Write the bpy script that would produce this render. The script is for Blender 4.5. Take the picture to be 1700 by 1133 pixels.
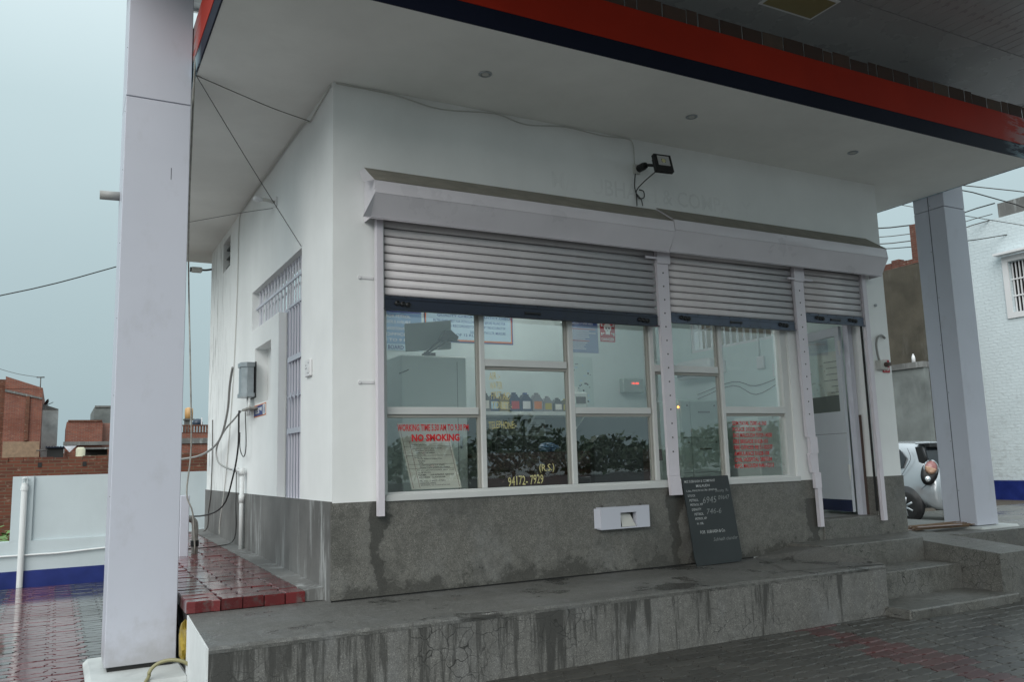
import bpy, math, random
from mathutils import Matrix, Vector
R = math.radians
rnd = random.Random(7)
for o in list(bpy.data.objects): bpy.data.objects.remove(o)
scene = bpy.context.scene
col = scene.collection

# ------------------------------------------------------------------ camera
CAM = (-1.75812, -6.04164, 1.36)
FPX, WV = 1395.85, Vector((-.146917, .007485, .492819))
def rodrigues(w):
    return Matrix.Rotation(w.length, 3, w.normalized())
Bm = Matrix(((1, 0, 0), (0, 0, -1), (0, 1, 0)))          # rows: right, down, forward
ROWS = Bm @ rodrigues(WV)
cd = bpy.data.cameras.new('camera'); cam = bpy.data.objects.new('camera', cd); col.objects.link(cam)
cd.sensor_width = 36; cd.lens = FPX / 1700 * 36; cd.clip_end = 2000; cd.clip_start = .05
rt, dn, fw = ROWS[0], ROWS[1], ROWS[2]
cam.matrix_world = Matrix(((rt[0], -dn[0], -fw[0], CAM[0]), (rt[1], -dn[1], -fw[1], CAM[1]), (rt[2], -dn[2], -fw[2], CAM[2]), (0, 0, 0, 1)))
scene.camera = cam
def to_px(p):
    q = ROWS @ (Vector(p) - Vector(CAM))
    if q.z < .1: return None
    return (850 + FPX * q.x / q.z, 566.5 + FPX * q.y / q.z, q.z)

# ------------------------------------------------------------------ world, sun, exposure
SUN_AZ, SUN_EL = R(224), R(34)
w = bpy.data.worlds.new('World'); scene.world = w; w.use_nodes = True
nt = w.node_tree; nt.nodes.clear()
def wn(t): return nt.nodes.new(t)
out = wn('ShaderNodeOutputWorld'); bg = wn('ShaderNodeBackground'); nt.links.new(bg.outputs[0], out.inputs[0])
tc = wn('ShaderNodeTexCoord'); sp = wn('ShaderNodeSeparateXYZ'); nt.links.new(tc.outputs['Generated'], sp.inputs[0])
rp = wn('ShaderNodeValToRGB'); nt.links.new(sp.outputs['Z'], rp.inputs[0])
cr = rp.color_ramp
cr.elements[0].position = 0.0; cr.elements[0].color = (.30, .395, .43, 1)
cr.elements[1].position = 1.0; cr.elements[1].color = (1.40, 1.58, 1.66, 1)
for p, c in ((.15, (.345, .445, .475)), (.38, (.455, .57, .595)), (.6, (.72, .84, .87))):
    e = cr.elements.new(p); e.color = (*c, 1)
cn_ = wn('ShaderNodeTexNoise'); cn_.inputs['Scale'].default_value = 2.2; cn_.inputs['Detail'].default_value = 5
nt.links.new(tc.outputs['Generated'], cn_.inputs['Vector'])
mr = wn('ShaderNodeMapRange'); mr.inputs[3].default_value = .90; mr.inputs[4].default_value = 1.10; nt.links.new(cn_.outputs['Fac'], mr.inputs[0])
vm = wn('ShaderNodeVectorMath'); vm.operation = 'SCALE'; nt.links.new(rp.outputs[0], vm.inputs[0]); nt.links.new(mr.outputs[0], vm.inputs['Scale'])
sky = wn('ShaderNodeTexSky'); sky.sky_type = 'NISHITA'; sky.sun_disc = False
sky.sun_elevation = SUN_EL; sky.sun_rotation = SUN_AZ; sky.dust_density = 6; sky.air_density = 1.5
sc = wn('ShaderNodeVectorMath'); sc.operation = 'SCALE'; sc.inputs['Scale'].default_value = .07
nt.links.new(sky.outputs[0], sc.inputs[0])
mx = wn('ShaderNodeMix'); mx.data_type = 'RGBA'; mx.inputs[0].default_value = .10
nt.links.new(vm.outputs[0], mx.inputs[6]); nt.links.new(sc.outputs[0], mx.inputs[7])
nt.links.new(mx.outputs[2], bg.inputs[0]); bg.inputs[1].default_value = 1.0
sd = bpy.data.lights.new('sun', 'SUN'); sd.energy = 1.5; sd.angle = R(50); sd.color = (1, .985, .96)
sun = bpy.data.objects.new('sun', sd); col.objects.link(sun)
sdir = Vector((math.sin(SUN_AZ) * math.cos(SUN_EL), math.cos(SUN_AZ) * math.cos(SUN_EL), math.sin(SUN_EL)))
sun.rotation_euler = sdir.to_track_quat('Z', 'Y').to_euler()
vs = scene.view_settings; vs.view_transform = 'Standard'; vs.look = 'None'; vs.exposure = .42; vs.gamma = 1
scene.render.engine = 'CYCLES'
scene.cycles.max_bounces = 6; scene.cycles.diffuse_bounces = 4; scene.cycles.glossy_bounces = 3; scene.cycles.transparent_max_bounces = 12

# ------------------------------------------------------------------ helpers: objects
def link(name, me, parent=None, mat=None, label=None, cat=None, group=None, kind=None):
    o = bpy.data.objects.new(name, me); col.objects.link(o)
    if me is not None and mat is not None and not me.materials: me.materials.append(mat)
    if parent is not None:
        o.parent = parent; o.matrix_parent_inverse = Matrix.Translation(-parent_loc(parent))
    if label: o['label'] = label
    if cat: o['category'] = cat
    if group: o['group'] = group
    if kind: o['kind'] = kind
    return o
def parent_loc(p): return Vector(p.location)
def thing(name, label, cat, loc=(0, 0, 0), group=None):
    o = bpy.data.objects.new(name, None); col.objects.link(o); o.location = loc
    o.empty_display_size = .2
    o['label'] = label; o['category'] = cat
    if group: o['group'] = group
    return o
class MB:
    def __init__(s): s.v = []; s.f = []
    def add(s, vs, fs):
        n = len(s.v); s.v += [tuple(p) for p in vs]; s.f += [tuple(i + n for i in f) for f in fs]; return s
    def box(s, x0, x1, y0, y1, z0, z1, b=0):
        if b <= 0:
            return s.add([(x0, y0, z0), (x1, y0, z0), (x1, y1, z0), (x0, y1, z0), (x0, y0, z1), (x1, y0, z1), (x1, y1, z1), (x0, y1, z1)],
                         [(3, 2, 1, 0), (4, 5, 6, 7), (0, 1, 5, 4), (1, 2, 6, 5), (2, 3, 7, 6), (3, 0, 4, 7)])
        b = min(b, (x1 - x0) * .45, (y1 - y0) * .45, (z1 - z0) * .45)
        V = []; idx = {}
        for i, X in enumerate((x0, x1)):
            for j, Y in enumerate((y0, y1)):
                for k, Z in enumerate((z0, z1)):
                    dx, dy, dz = (b if i == 0 else -b), (b if j == 0 else -b), (b if k == 0 else -b)
                    idx[i, j, k, 0] = len(V); V.append((X, Y + dy, Z + dz))
                    idx[i, j, k, 1] = len(V); V.append((X + dx, Y, Z + dz))
                    idx[i, j, k, 2] = len(V); V.append((X + dx, Y + dy, Z))
        F = []
        for i in (0, 1): F.append([idx[i, 0, 0, 0], idx[i, 1, 0, 0], idx[i, 1, 1, 0], idx[i, 0, 1, 0]])
        for j in (0, 1): F.append([idx[0, j, 0, 1], idx[1, j, 0, 1], idx[1, j, 1, 1], idx[0, j, 1, 1]])
        for k in (0, 1): F.append([idx[0, 0, k, 2], idx[1, 0, k, 2], idx[1, 1, k, 2], idx[0, 1, k, 2]])
        for i in (0, 1):
            for j in (0, 1): F.append([idx[i, j, 0, 0], idx[i, j, 0, 1], idx[i, j, 1, 1], idx[i, j, 1, 0]])
            for k in (0, 1): F.append([idx[i, 0, k, 0], idx[i, 0, k, 2], idx[i, 1, k, 2], idx[i, 1, k, 0]])
        for j in (0, 1):
            for k in (0, 1): F.append([idx[0, j, k, 1], idx[0, j, k, 2], idx[1, j, k, 2], idx[1, j, k, 1]])
        for i in (0, 1):
            for j in (0, 1):
                for k in (0, 1): F.append([idx[i, j, k, 0], idx[i, j, k, 1], idx[i, j, k, 2]])
        c = Vector(((x0 + x1) / 2, (y0 + y1) / 2, (z0 + z1) / 2)); G = []
        for f in F:
            p = [Vector(V[q]) for q in f]
            n = (p[1] - p[0]).cross(p[2] - p[0]); m = sum(p, Vector()) / len(p) - c
            G.append(tuple(f) if n.dot(m) > 0 else tuple(reversed(f)))
        return s.add(V, G)
    def prism(s, poly, fn, a, b):
        """poly 2D; fn(u,v,t)->xyz; extrude t from a to b"""
        n = len(poly)
        V = [fn(u, v, a) for u, v in poly] + [fn(u, v, b) for u, v in poly]
        F = [tuple(range(n)), tuple(range(2 * n - 1, n - 1, -1))]
        for i in range(n):
            j = (i + 1) % n; F.append((i, i + n, j + n, j))
        return s.add(V, F)
    def tube(s, pts, r, n=7, smooth=3, cap=True, radii=None):
        P = [Vector(p) for p in pts]
        if smooth > 1 and len(P) > 2: P = catmull(P, smooth)
        m = len(P); rings = []
        up = None
        for i in range(m):
            t = (P[min(i + 1, m - 1)] - P[max(i - 1, 0)])
            if t.length < 1e-9: t = Vector((0, 0, 1))
            t.normalize()
            if up is None:
                a = Vector((0, 0, 1)) if abs(t.z) < .9 else Vector((1, 0, 0))
                up = t.cross(a).normalized()
            up = (up - t * up.dot(t)).normalized(); sd_ = t.cross(up)
            rr = r if radii is None else radii[0] + (radii[1] - radii[0]) * i / (m - 1)
            rings.append([P[i] + (up * math.cos(k * 2 * math.pi / n) + sd_ * math.sin(k * 2 * math.pi / n)) * rr for k in range(n)])
        V = [p for r_ in rings for p in r_]; F = []
        for i in range(m - 1):
            for k in range(n):
                F.append((i * n + k, i * n + (k + 1) % n, (i + 1) * n + (k + 1) % n, (i + 1) * n + k))
        if cap: F += [tuple(range(n - 1, -1, -1)), tuple((m - 1) * n + k for k in range(n))]
        return s.add(V, F)
    def lathe(s, prof, c, n=16, axis='z'):
        V = []; F = []
        for r_, h in prof:
            for k in range(n):
                a = 2 * math.pi * k / n
                p = (r_ * math.cos(a), r_ * math.sin(a), h)
                if axis == 'y': p = (p[0], p[2], p[1])
                if axis == 'x': p = (p[2], p[0], p[1])
                V.append((c[0] + p[0], c[1] + p[1], c[2] + p[2]))
        for i in range(len(prof) - 1):
            for k in range(n):
                F.append((i * n + k, i * n + (k + 1) % n, (i + 1) * n + (k + 1) % n, (i + 1) * n + k))
        F += [tuple(range(n - 1, -1, -1)), tuple((len(prof) - 1) * n + k for k in range(n))]
        return s.add(V, F)
    def mesh(s, name, smooth=False):
        me = bpy.data.meshes.new(name); me.from_pydata(s.v, [], s.f); me.update()
        import bmesh
        bm = bmesh.new(); bm.from_mesh(me); bmesh.ops.recalc_face_normals(bm, faces=bm.faces); bm.to_mesh(me); bm.free()
        if smooth:
            for p in me.polygons: p.use_smooth = True
        return me
    def build(s, name, mat, parent=None, smooth=False, **k):
        return link(name, s.mesh(name, smooth), parent, mat, **k)
def catmull(P, n):
    Q = [P[0] * 2 - P[1]] + P + [P[-1] * 2 - P[-2]]; o = []
    for i in range(1, len(Q) - 2):
        a, b, c, d = Q[i - 1:i + 3]
        for k in range(n):
            t = k / n
            o.append(.5 * ((2 * b) + (c - a) * t + (2 * a - 5 * b + 4 * c - d) * t * t + (3 * b - a - 3 * c + d) * t ** 3))
    return o + [P[-1]]
def box(name, x0, x1, y0, y1, z0, z1, mat, parent=None, b=0, **k):
    return MB().box(x0, x1, y0, y1, z0, z1, b).build(name, mat, parent, **k)
def tube(name, pts, r, mat, parent=None, n=7, smooth=4, **k):
    return MB().tube(pts, r, n, smooth).build(name, mat, parent, True, **k)
def gridwall(axis, us, zs, d0, d1, holes):
    """shell of a wall in a (u,z) grid with holes; axis 'y': u=x, depth=y; axis 'x': u=y, depth=x"""
    us = sorted(set(us + [h[0] for h in holes] + [h[1] for h in holes])); zs = sorted(set(zs + [h[2] for h in holes] + [h[3] for h in holes]))
    def solid(i, j):
        if i < 0 or j < 0 or i >= len(us) - 1 or j >= len(zs) - 1: return False
        u, z = (us[i] + us[i + 1]) / 2, (zs[j] + zs[j + 1]) / 2
        return not any(h[0] < u < h[1] and h[2] < z < h[3] for h in holes)
    mb = MB()
    P = (lambda u, d, z: (u, d, z)) if axis == 'y' else (lambda u, d, z: (d, u, z))
    for i in range(len(us) - 1):
        for j in range(len(zs) - 1):
            if not solid(i, j): continue
            a, b, c, e = us[i], us[i + 1], zs[j], zs[j + 1]
            for d in (d0, d1): mb.add([P(a, d, c), P(b, d, c), P(b, d, e), P(a, d, e)], [(0, 1, 2, 3)])
            if not solid(i - 1, j): mb.add([P(a, d0, c), P(a, d1, c), P(a, d1, e), P(a, d0, e)], [(0, 1, 2, 3)])
            if not solid(i + 1, j): mb.add([P(b, d0, c), P(b, d1, c), P(b, d1, e), P(b, d0, e)], [(0, 1, 2, 3)])
            if not solid(i, j - 1): mb.add([P(a, d0, c), P(a, d1, c), P(b, d1, c), P(b, d0, c)], [(0, 1, 2, 3)])
            if not solid(i, j + 1): mb.add([P(a, d0, e), P(a, d1, e), P(b, d1, e), P(b, d0, e)], [(0, 1, 2, 3)])
    # weld
    key = {}; remap = []; nv = []
    for p in mb.v:
        k = tuple(round(q, 4) for q in p)
        if k not in key: key[k] = len(nv); nv.append(p)
        remap.append(key[k])
    mb.v = nv; mb.f = [tuple(remap[i] for i in f) for f in mb.f]
    return mb
def text(body, u0, u1, z0, z1, place, mat, parent=None, name='lettering', bold=.0, shear=0, thick=0, **k):
    """text fitted in the box u0..u1, z0..z1; place(u,z)->xyz. flat print"""
    cu = bpy.data.curves.new('t', 'FONT'); cu.body = body; cu.offset = bold; cu.shear = shear; cu.resolution_u = 2
    ob = bpy.data.objects.new('t', cu); col.objects.link(ob)
    dg = bpy.context.evaluated_depsgraph_get(); dg.update()
    me = bpy.data.meshes.new_from_object(ob.evaluated_get(dg)); bpy.data.objects.remove(ob); me.name = name
    if not me.vertices: return None
    xs = [v.co.x for v in me.vertices]; ys = [v.co.y for v in me.vertices]
    a, b, c, d = min(xs), max(xs), min(ys), max(ys)
    for v in me.vertices:
        v.co = Vector(place(u0 + (v.co.x - a) / max(b - a, 1e-6) * (u1 - u0), z0 + (v.co.y - c) / max(d - c, 1e-6) * (z1 - z0)))
    me.materials.clear(); me.update()
    return link(name, me, parent, mat, **k)

# ------------------------------------------------------------------ helpers: materials
class NT:
    def __init__(s, name):
        s.m = bpy.data.materials.new(name); s.m.use_nodes = True; s.t = s.m.node_tree
        s.b = s.t.nodes['Principled BSDF']; s.out = s.t.nodes['Material Output']
        s.tc = s.t.nodes.new('ShaderNodeTexCoord')
    def n(s, t, **k):
        o = s.t.nodes.new(t)
        for a, v in k.items(): setattr(o, a, v)
        return o
    def l(s, a, b): s.t.links.new(a, b)
    def vec(s, scale=(1, 1, 1), loc=(0, 0, 0), src=None):
        m = s.n('ShaderNodeMapping'); m.inputs['Scale'].default_value = scale; m.inputs['Location'].default_value = loc
        s.l(src or s.tc.outputs['Object'], m.inputs[0]); return m.outputs[0]
    def noise(s, scale, detail=4, vec=None, rough=.55, dist=0):
        o = s.n('ShaderNodeTexNoise'); o.inputs['Scale'].default_value = scale; o.inputs['Detail'].default_value = detail
        o.inputs['Roughness'].default_value = rough; o.inputs['Distortion'].default_value = dist
        s.l(vec or s.tc.outputs['Object'], o.inputs['Vector']); return o.outputs['Fac']
    def voro(s, scale, feature='DISTANCE_TO_EDGE', vec=None, out='Distance', rnd_=1):
        o = s.n('ShaderNodeTexVoronoi', feature=feature); o.inputs['Scale'].default_value = scale
        o.inputs['Randomness'].default_value = rnd_
        s.l(vec or s.tc.outputs['Object'], o.inputs['Vector']); return o.outputs[out]
    def ramp(s, x, p0, p1, c0=(0, 0, 0), c1=(1, 1, 1)):
        o = s.n('ShaderNodeValToRGB'); e = o.color_ramp.elements
        e[0].position = p0; e[1].position = p1; e[0].color = (*c0, 1); e[1].color = (*c1, 1); s.l(x, o.inputs[0]); return o.outputs[0]
    def math(s, op, a, b=None, clamp=False):
        o = s.n('ShaderNodeMath', operation=op); o.use_clamp = clamp
        for i, q in enumerate((a, b)):
            if q is None: continue
            if isinstance(q, (int, float)): o.inputs[i].default_value = q
            else: s.l(q, o.inputs[i])
        return o.outputs[0]
    def mix(s, f, a, b, mode='MIX'):
        o = s.n('ShaderNodeMix', data_type='RGBA', blend_type=mode)
        for i, q in ((0, f), (6, a), (7, b)):
            if isinstance(q, (int, float)): o.inputs[i].default_value = q
            elif isinstance(q, tuple): o.inputs[i].default_value = (*q, 1) if len(q) == 3 else q
            else: s.l(q, o.inputs[i])
        return o.outputs[2]
    def xyz(s):
        o = s.n('ShaderNodeSeparateXYZ'); s.l(s.tc.outputs['Object'], o.inputs[0]); return o.outputs
    def bump(s, h, strength=.3, dist=.01):
        o = s.n('ShaderNodeBump'); o.inputs['Strength'].default_value = strength; o.inputs['Distance'].default_value = dist
        s.l(h, o.inputs['Height']); s.l(o.outputs[0], s.b.inputs['Normal'])
    def set(s, color=None, rough=None, metal=None, spec=None):
        for nme, q in (('Base Color', color), ('Roughness', rough), ('Metallic', metal), ('Specular IOR Level', spec)):
            if q is None: continue
            if isinstance(q, tuple): s.b.inputs[nme].default_value = (*q, 1)
            elif isinstance(q, (int, float)): s.b.inputs[nme].default_value = q
            else: s.l(q, s.b.inputs[nme])
        return s.m
def simple(name, c, rough=.5, var=.12, scale=3, bump=0, bscale=60, metal=0, spec=.5, rnd_=0):
    t = NT(name); f = t.noise(scale, 5)
    k = t.mix(f, tuple(q * (1 - var * 1.5) for q in c), tuple(min(1, q * (1 + var)) for q in c))
    if rnd_:
        oi = t.n('ShaderNodeObjectInfo'); v = t.math('MULTIPLY_ADD', oi.outputs['Random'], 2 * rnd_); t.t.nodes[-1].inputs[2].default_value = 1 - rnd_
        hs = t.n('ShaderNodeHueSaturation'); t.l(k, hs.inputs['Color']); t.l(v, hs.inputs['Value']); k = hs.outputs[0]
    rr = t.ramp(f, .3, .7, (rough * .85,) * 3, (min(1, rough * 1.15),) * 3)
    if bump: t.bump(t.noise(bscale, 3), bump, .004)
    return t.set(k, rr, metal, spec)
def emission(name, c, s):
    t = NT(name); t.b.inputs['Emission Color'].default_value = (*c, 1); t.b.inputs['Emission Strength'].default_value = s; return t.set(c)

def m_wall(name, c=(.79, .80, .80), stains=0.0):
    t = NT(name); f = t.noise(1.1, 6); g = t.noise(7, 4, t.vec((1, 1, .25)))
    k = t.mix(t.ramp(f, .35, .65), tuple(q * .90 for q in c), c)
    k = t.mix(t.math('MULTIPLY', t.ramp(g, .5, .8), .10), k, tuple(q * .72 for q in c))
    if stains:
        y = t.xyz()[1]; z = t.xyz()[2]
        e = t.noise(3.2, 6, t.vec((1, 5, .5)), .7); msk = t.math('MULTIPLY', t.ramp(e, .53, .62), t.ramp(t.math('DIVIDE', y, 6.0), .66, .93))
        k = t.mix(t.math('MULTIPLY', msk, stains), k, (.16, .15, .14))
    t.bump(t.math('ADD', t.math('MULTIPLY', t.noise(38, 4), .25), t.noise(3.2, 4)), .25, .012)
    return t.set(k, .75, 0, .3)
M = {}
M['wall'] = m_wall('white_paint', (.85, .865, .86), .75)
M['soffit'] = m_wall('soffit_paint', (.84, .84, .81))
M['inwall'] = m_wall('seafoam_paint', (.66, .765, .75))
def m_lav():
    t = NT('lavender_cladding'); c = (.55, .565, .635)
    k = t.mix(t.noise(1.3, 5), tuple(q * .90 for q in c), tuple(q * 1.05 for q in c))
    z = t.xyz()[2]
    k = t.mix(t.math('MULTIPLY', t.ramp(t.noise(4.5, 8, t.vec((1, 1, .6)), .72), .55, .75), .22), k, (.30, .29, .28))
    k = t.mix(t.math('MULTIPLY', t.ramp(t.math('ADD', z, t.math('MULTIPLY', t.noise(5, 7, None, .7), .8)), .45, .75, (1, 1, 1), (0, 0, 0)), .45), k, (.24, .22, .19))
    t.bump(t.noise(1.8, 2), .10, .03); return t.set(k, t.ramp(t.noise(2, 5), .3, .7, (.30,) * 3, (.50,) * 3), 0, .45)
M['lav'] = m_lav()
M['bar'] = simple('pale_bar_paint', (.72, .71, .77), .4, .05)
M['shutter'] = simple('shutter_paint', (.64, .615, .63), .38, .13, 3.5, .08, 25)
M['hood'] = simple('hood_paint', (.72, .69, .73), .30, .10, 2.5, .10, 7)
M['hooddirt'] = simple('dirty_hood_top', (.27, .25, .21), .8, .35, 9, .2)
M['guide'] = simple('guide_paint', (.68, .64, .69), .4, .10, 4, .12, 12)
M['navysteel'] = simple('navy_steel', (.014, .02, .04), .33, .5, 6, .1, 14)
M['greysteel'] = simple('worn_blue_steel', (.075, .10, .15), .4, .45, 6, .1, 14)
M['black'] = simple('black_plastic', (.012, .012, .013), .4, .2)
M['dark'] = simple('dark_void', (.02, .02, .02), .8)
M['alu'] = simple('aluminium_frame', (.60, .61, .60), .35, .06, 5)
M['aludark'] = simple('aluminium_bead', (.34, .33, .30), .4, .1, 5)
M['white'] = simple('white_plastic', (.72, .72, .73), .4, .05)
M['offwhite'] = simple('offwhite_plastic', (.55, .55, .52), .5, .1)
M['red'] = simple('red_paint', (.50, .028, .012), .42, .22, 2.2, .05)
M['navy'] = simple('navy_paint', (.012, .018, .055), .42, .3, 3, .05)
M['bluebase'] = simple('blue_wall_base', (.014, .028, .17), .4, .35, 5, .1)
M['wire'] = simple('grey_wire', (.07, .065, .06), .5)
M['wireblack'] = simple('black_wire', (.015, .015, .015), .5)
M['wirewhite'] = simple('white_hose', (.62, .63, .60), .45)
M['hosegrey'] = simple('grey_hose', (.30, .30, .29), .5)
M['pvc'] = simple('white_pvc', (.72, .74, .74), .35, .05)
M['galv'] = simple('galvanised_steel', (.42, .45, .47), .35, .18, 14, .05, 40, .75)
M['redprint'] = simple('red_print', (.60, .016, .022), .5, .15, 20)
M['yellowprint'] = simple('yellow_print', (.62, .56, .26), .6, .35, 30)
M['paper'] = simple('paper', (.68, .66, .60), .7, .05)
M['ink'] = simple('ink', (.05, .05, .06), .7)
M['navyprint'] = simple('navy_print', (.03, .06, .22), .55, .1)
M['blueprint'] = simple('pale_blue_print', (.45, .62, .72), .55, .08)
M['redsign'] = simple('red_sign', (.42, .02, .03), .5, .1)
M['orangeprint'] = simple('orange_print', (.62, .17, .03), .5)
M['whiteprint'] = simple('white_print', (.74, .75, .74), .6)
M['chalk'] = simple('chalk_white', (.52, .54, .54), .8, .5, 60)
M['slate'] = simple('slate_board', (.028, .034, .036), .55, .45, 3.5)
M['greycab'] = simple('grey_cabinet', (.33, .40, .37), .4, .06)
M['whitecab'] = simple('white_cabinet', (.60, .66, .63), .4, .05)
M['shelf'] = simple('shelf_laminate', (.66, .70, .66), .5, .05)
M['woodred'] = simple('dark_red_wood', (.06, .022, .018), .45, .3, 8)
M['chair'] = simple('black_rexine', (.02, .02, .022), .45, .2)
M['pipeold'] = simple('grimy_pipe', (.33, .32, .29), .6, .6, 14, .1)
M['hosegreen'] = simple('olive_hose', (.27, .25, .13), .45, .15)
M['bag'] = simple('yellow_bag', (.34, .24, .03), .35, .5, 12, .6, 18)
M['reed'] = simple('dry_reed', (.20, .13, .08), .7, .4, 20)
M['reedpale'] = simple('pale_reed', (.42, .36, .36), .7, .3, 20)
M['rubber'] = simple('tyre_rubber', (.014, .014, .014), .75)
M['carglass'] = simple('car_glass', (.02, .025, .03), .08, .1)
M['carpaint'] = simple('silver_paint', (.46, .48, .50), .22, .04, 4, 0, 60, .55)
M['taillight'] = simple('tail_lens_red', (.36, .15, .14), .15, .1)
M['tailamber'] = simple('tail_lens_amber', (.50, .30, .20), .15, .1)
M['chrome'] = simple('bright_trim', (.75, .76, .78), .15, .03, 4, 0, 60, .9)
M['leaf'] = simple('leaf', (.045, .085, .03), .5, .4, 3)
M['weed'] = simple('weed_leaf', (.09, .19, .03), .5, .35, 6)
M['bark'] = simple('bark', (.09, .07, .05), .9, .3, 10)
M['tankorange'] = simple('orange_tank', (.52, .30, .12), .5)
M['tankblue'] = simple('black_blue_tank', (.02, .035, .06), .4)
M['clothwhite'] = simple('white_cloth', (.55, .56, .60), .8, .3, 8)
M['cream'] = simple('cream_plaster', (.58, .56, .42), .8)
M['yellowpanel'] = simple('yellowed_diffuser', (.25, .20, .08), .5, .15, 2)

def m_glass():
    t = NT('window_glass')
    tr = t.n('ShaderNodeBsdfTransparent'); tr.inputs[0].default_value = (.965, .985, .975, 1)
    gl = t.n('ShaderNodeBsdfGlossy'); gl.inputs['Roughness'].default_value = .004; gl.inputs['Color'].default_value = (.92, .97, .96, 1)
    fr = t.n('ShaderNodeFresnel'); fr.inputs['IOR'].default_value = 1.5
    geo = t.n('ShaderNodeNewGeometry')
    f = t.math('MULTIPLY', t.math('MULTIPLY', fr.outputs[0], 4.4), t.math('SUBTRACT', 1.0, geo.outputs['Backfacing']))
    bp = t.n('ShaderNodeBump'); bp.inputs['Strength'].default_value = .035; bp.inputs['Distance'].default_value = .02
    t.l(t.noise(2.3, 1), bp.inputs['Height']); t.l(bp.outputs[0], gl.inputs['Normal'])
    ms = t.n('ShaderNodeMixShader'); t.l(f, ms.inputs[0]); t.l(tr.outputs[0], ms.inputs[1]); t.l(gl.outputs[0], ms.inputs[2])
    t.l(ms.outputs[0], t.out.inputs['Surface']); return t.m
M['glass'] = m_glass()

def m_terrazzo(name, c=(.20, .19, .175), streak=0.0, drips=(), crack=1.0, wetamt=.5, top=None, blot=.6, low=0):
    """speckled cement terrazzo: chips, crazed cracks, damp patches and run-off streaks"""
    t = NT(name)
    big = t.noise(1.3, 6, None, .6)
    k = t.mix(big, tuple(q * .78 for q in c), tuple(q * 1.18 for q in c))
    chips = t.voro(210, 'F1', None, 'Color')
    sepc = t.n('ShaderNodeSeparateColor'); t.l(chips, sepc.inputs[0])
    k = t.mix(t.ramp(sepc.outputs[0], .74, .90), k, tuple(min(1, q * 1.65) for q in c))
    k = t.mix(t.ramp(sepc.outputs[1], .76, .90), k, tuple(q * .52 for q in c))
    # pale limey veil
    k = t.mix(t.math('MULTIPLY', t.ramp(t.noise(2.6, 7, t.vec((1, 1, .6), (4, 2, 1)), .65), .5, .68), .38), k, tuple(min(1, q * 1.45) for q in (c[0], c[1] * 1.05, c[2] * 1.16)))
    k = t.mix(t.math('MULTIPLY', t.ramp(t.noise(11, 6, t.vec((1, 1, 1), (3, 3, 3)), .7), .44, .62), .45), k, tuple(q * .66 for q in c))
    k = t.mix(t.math('MULTIPLY', t.ramp(t.noise(26, 5, t.vec((1, 1, .8), (1, 7, 3)), .7), .52, .66), .35), k, tuple(min(1, q * 1.5) for q in c))
    wet = t.math('MULTIPLY', t.ramp(t.noise(1.7, 8, t.vec((1, 1, 1), (9, 3, 5)), .68), .54, .60), blot)
    if low:
        zz = t.xyz()[2]
        lm = t.ramp(t.math('ADD', zz, t.math('MULTIPLY', t.math('SUBTRACT', t.noise(3.0, 9, t.vec((1, 1, 1), (2, 9, 4)), .72), .5), .9)), low - .03, low + .07, (1, 1, 1), (0, 0, 0))
        wet = t.math('MAXIMUM', wet, t.math('MULTIPLY', lm, .85))
    if streak:
        xx_, _y, zz_ = t.xyz()
        bias = t.math('ADD', t.math('MULTIPLY', t.math('SUBTRACT', 1.3, xx_), .030), t.math('MULTIPLY', t.math('SUBTRACT', zz_, .22), .16))
        n1 = t.math('ADD', t.noise(5.0, 7, t.vec((1, 1, .10), (2, 0, 0)), .68, .25), bias)
        n2 = t.math('ADD', t.noise(19, 6, t.vec((1, 1, .07), (5, 0, 0)), .65, .2), bias)
        wet = t.math('MAXIMUM', wet, t.math('MULTIPLY', t.math('MAXIMUM', t.ramp(n1, .505, .575), t.math('MULTIPLY', t.ramp(n2, .53, .61), .8)), streak))
    if drips:
        x, _, z = t.xyz()
        jit = t.math('MULTIPLY', t.math('SUBTRACT', t.noise(3.5, 6, t.vec((1, 1, 1)), .65), .5), .34)
        for dx, z1, wd in drips:
            d = t.math('ABSOLUTE', t.math('ADD', t.math('SUBTRACT', x, dx), jit))
            near = t.ramp(t.math('ABSOLUTE', t.math('SUBTRACT', z, z1)), .0, .22, (1, 1, 1), (0, 0, 0))
            dd = t.math('SUBTRACT', d, t.math('MULTIPLY', near, wd * 1.4))
            q = t.math('MULTIPLY', t.ramp(dd, wd * .7, wd * 1.3, (1, 1, 1), (0, 0, 0)), t.math('LESS_THAN', z, z1 + .12))
            wet = t.math('MAXIMUM', wet, t.math('MULTIPLY', q, 1.0))
    k = t.mix(t.math('MULTIPLY', wet, wetamt * 1.1, True), k, tuple(q * .34 for q in c))
    warp = t.n('ShaderNodeVectorMath'); warp.operation = 'MULTIPLY_ADD'
    nz = t.n('ShaderNodeTexNoise'); nz.inputs['Scale'].default_value = 9; t.l(t.tc.outputs['Object'], nz.inputs['Vector'])
    t.l(nz.outputs['Color'], warp.inputs[0]); warp.inputs[1].default_value = (.09, .09, .09); t.l(t.tc.outputs['Object'], warp.inputs[2])
    cr_ = t.math('MULTIPLY', t.ramp(t.voro(9.5, vec=warp.outputs[0]), .006, .022, (1, 1, 1), (0, 0, 0)), t.ramp(t.noise(1.2, 3, t.vec((1, 1, 1), (3, 8, 2))), .42, .60))
    cr_ = t.math('MULTIPLY', cr_, crack)
    k = t.mix(t.math('MULTIPLY', cr_, .8, True), k, tuple(q * .25 for q in c))
    rr = t.ramp(wet, 0, .6, (.56,) * 3, (.27,) * 3)
    h = t.math('SUBTRACT', t.math('MULTIPLY', sepc.outputs[2], .25), cr_)
    t.bump(h, .35, .003)
    return t.set(k, rr, 0, .45)
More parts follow.
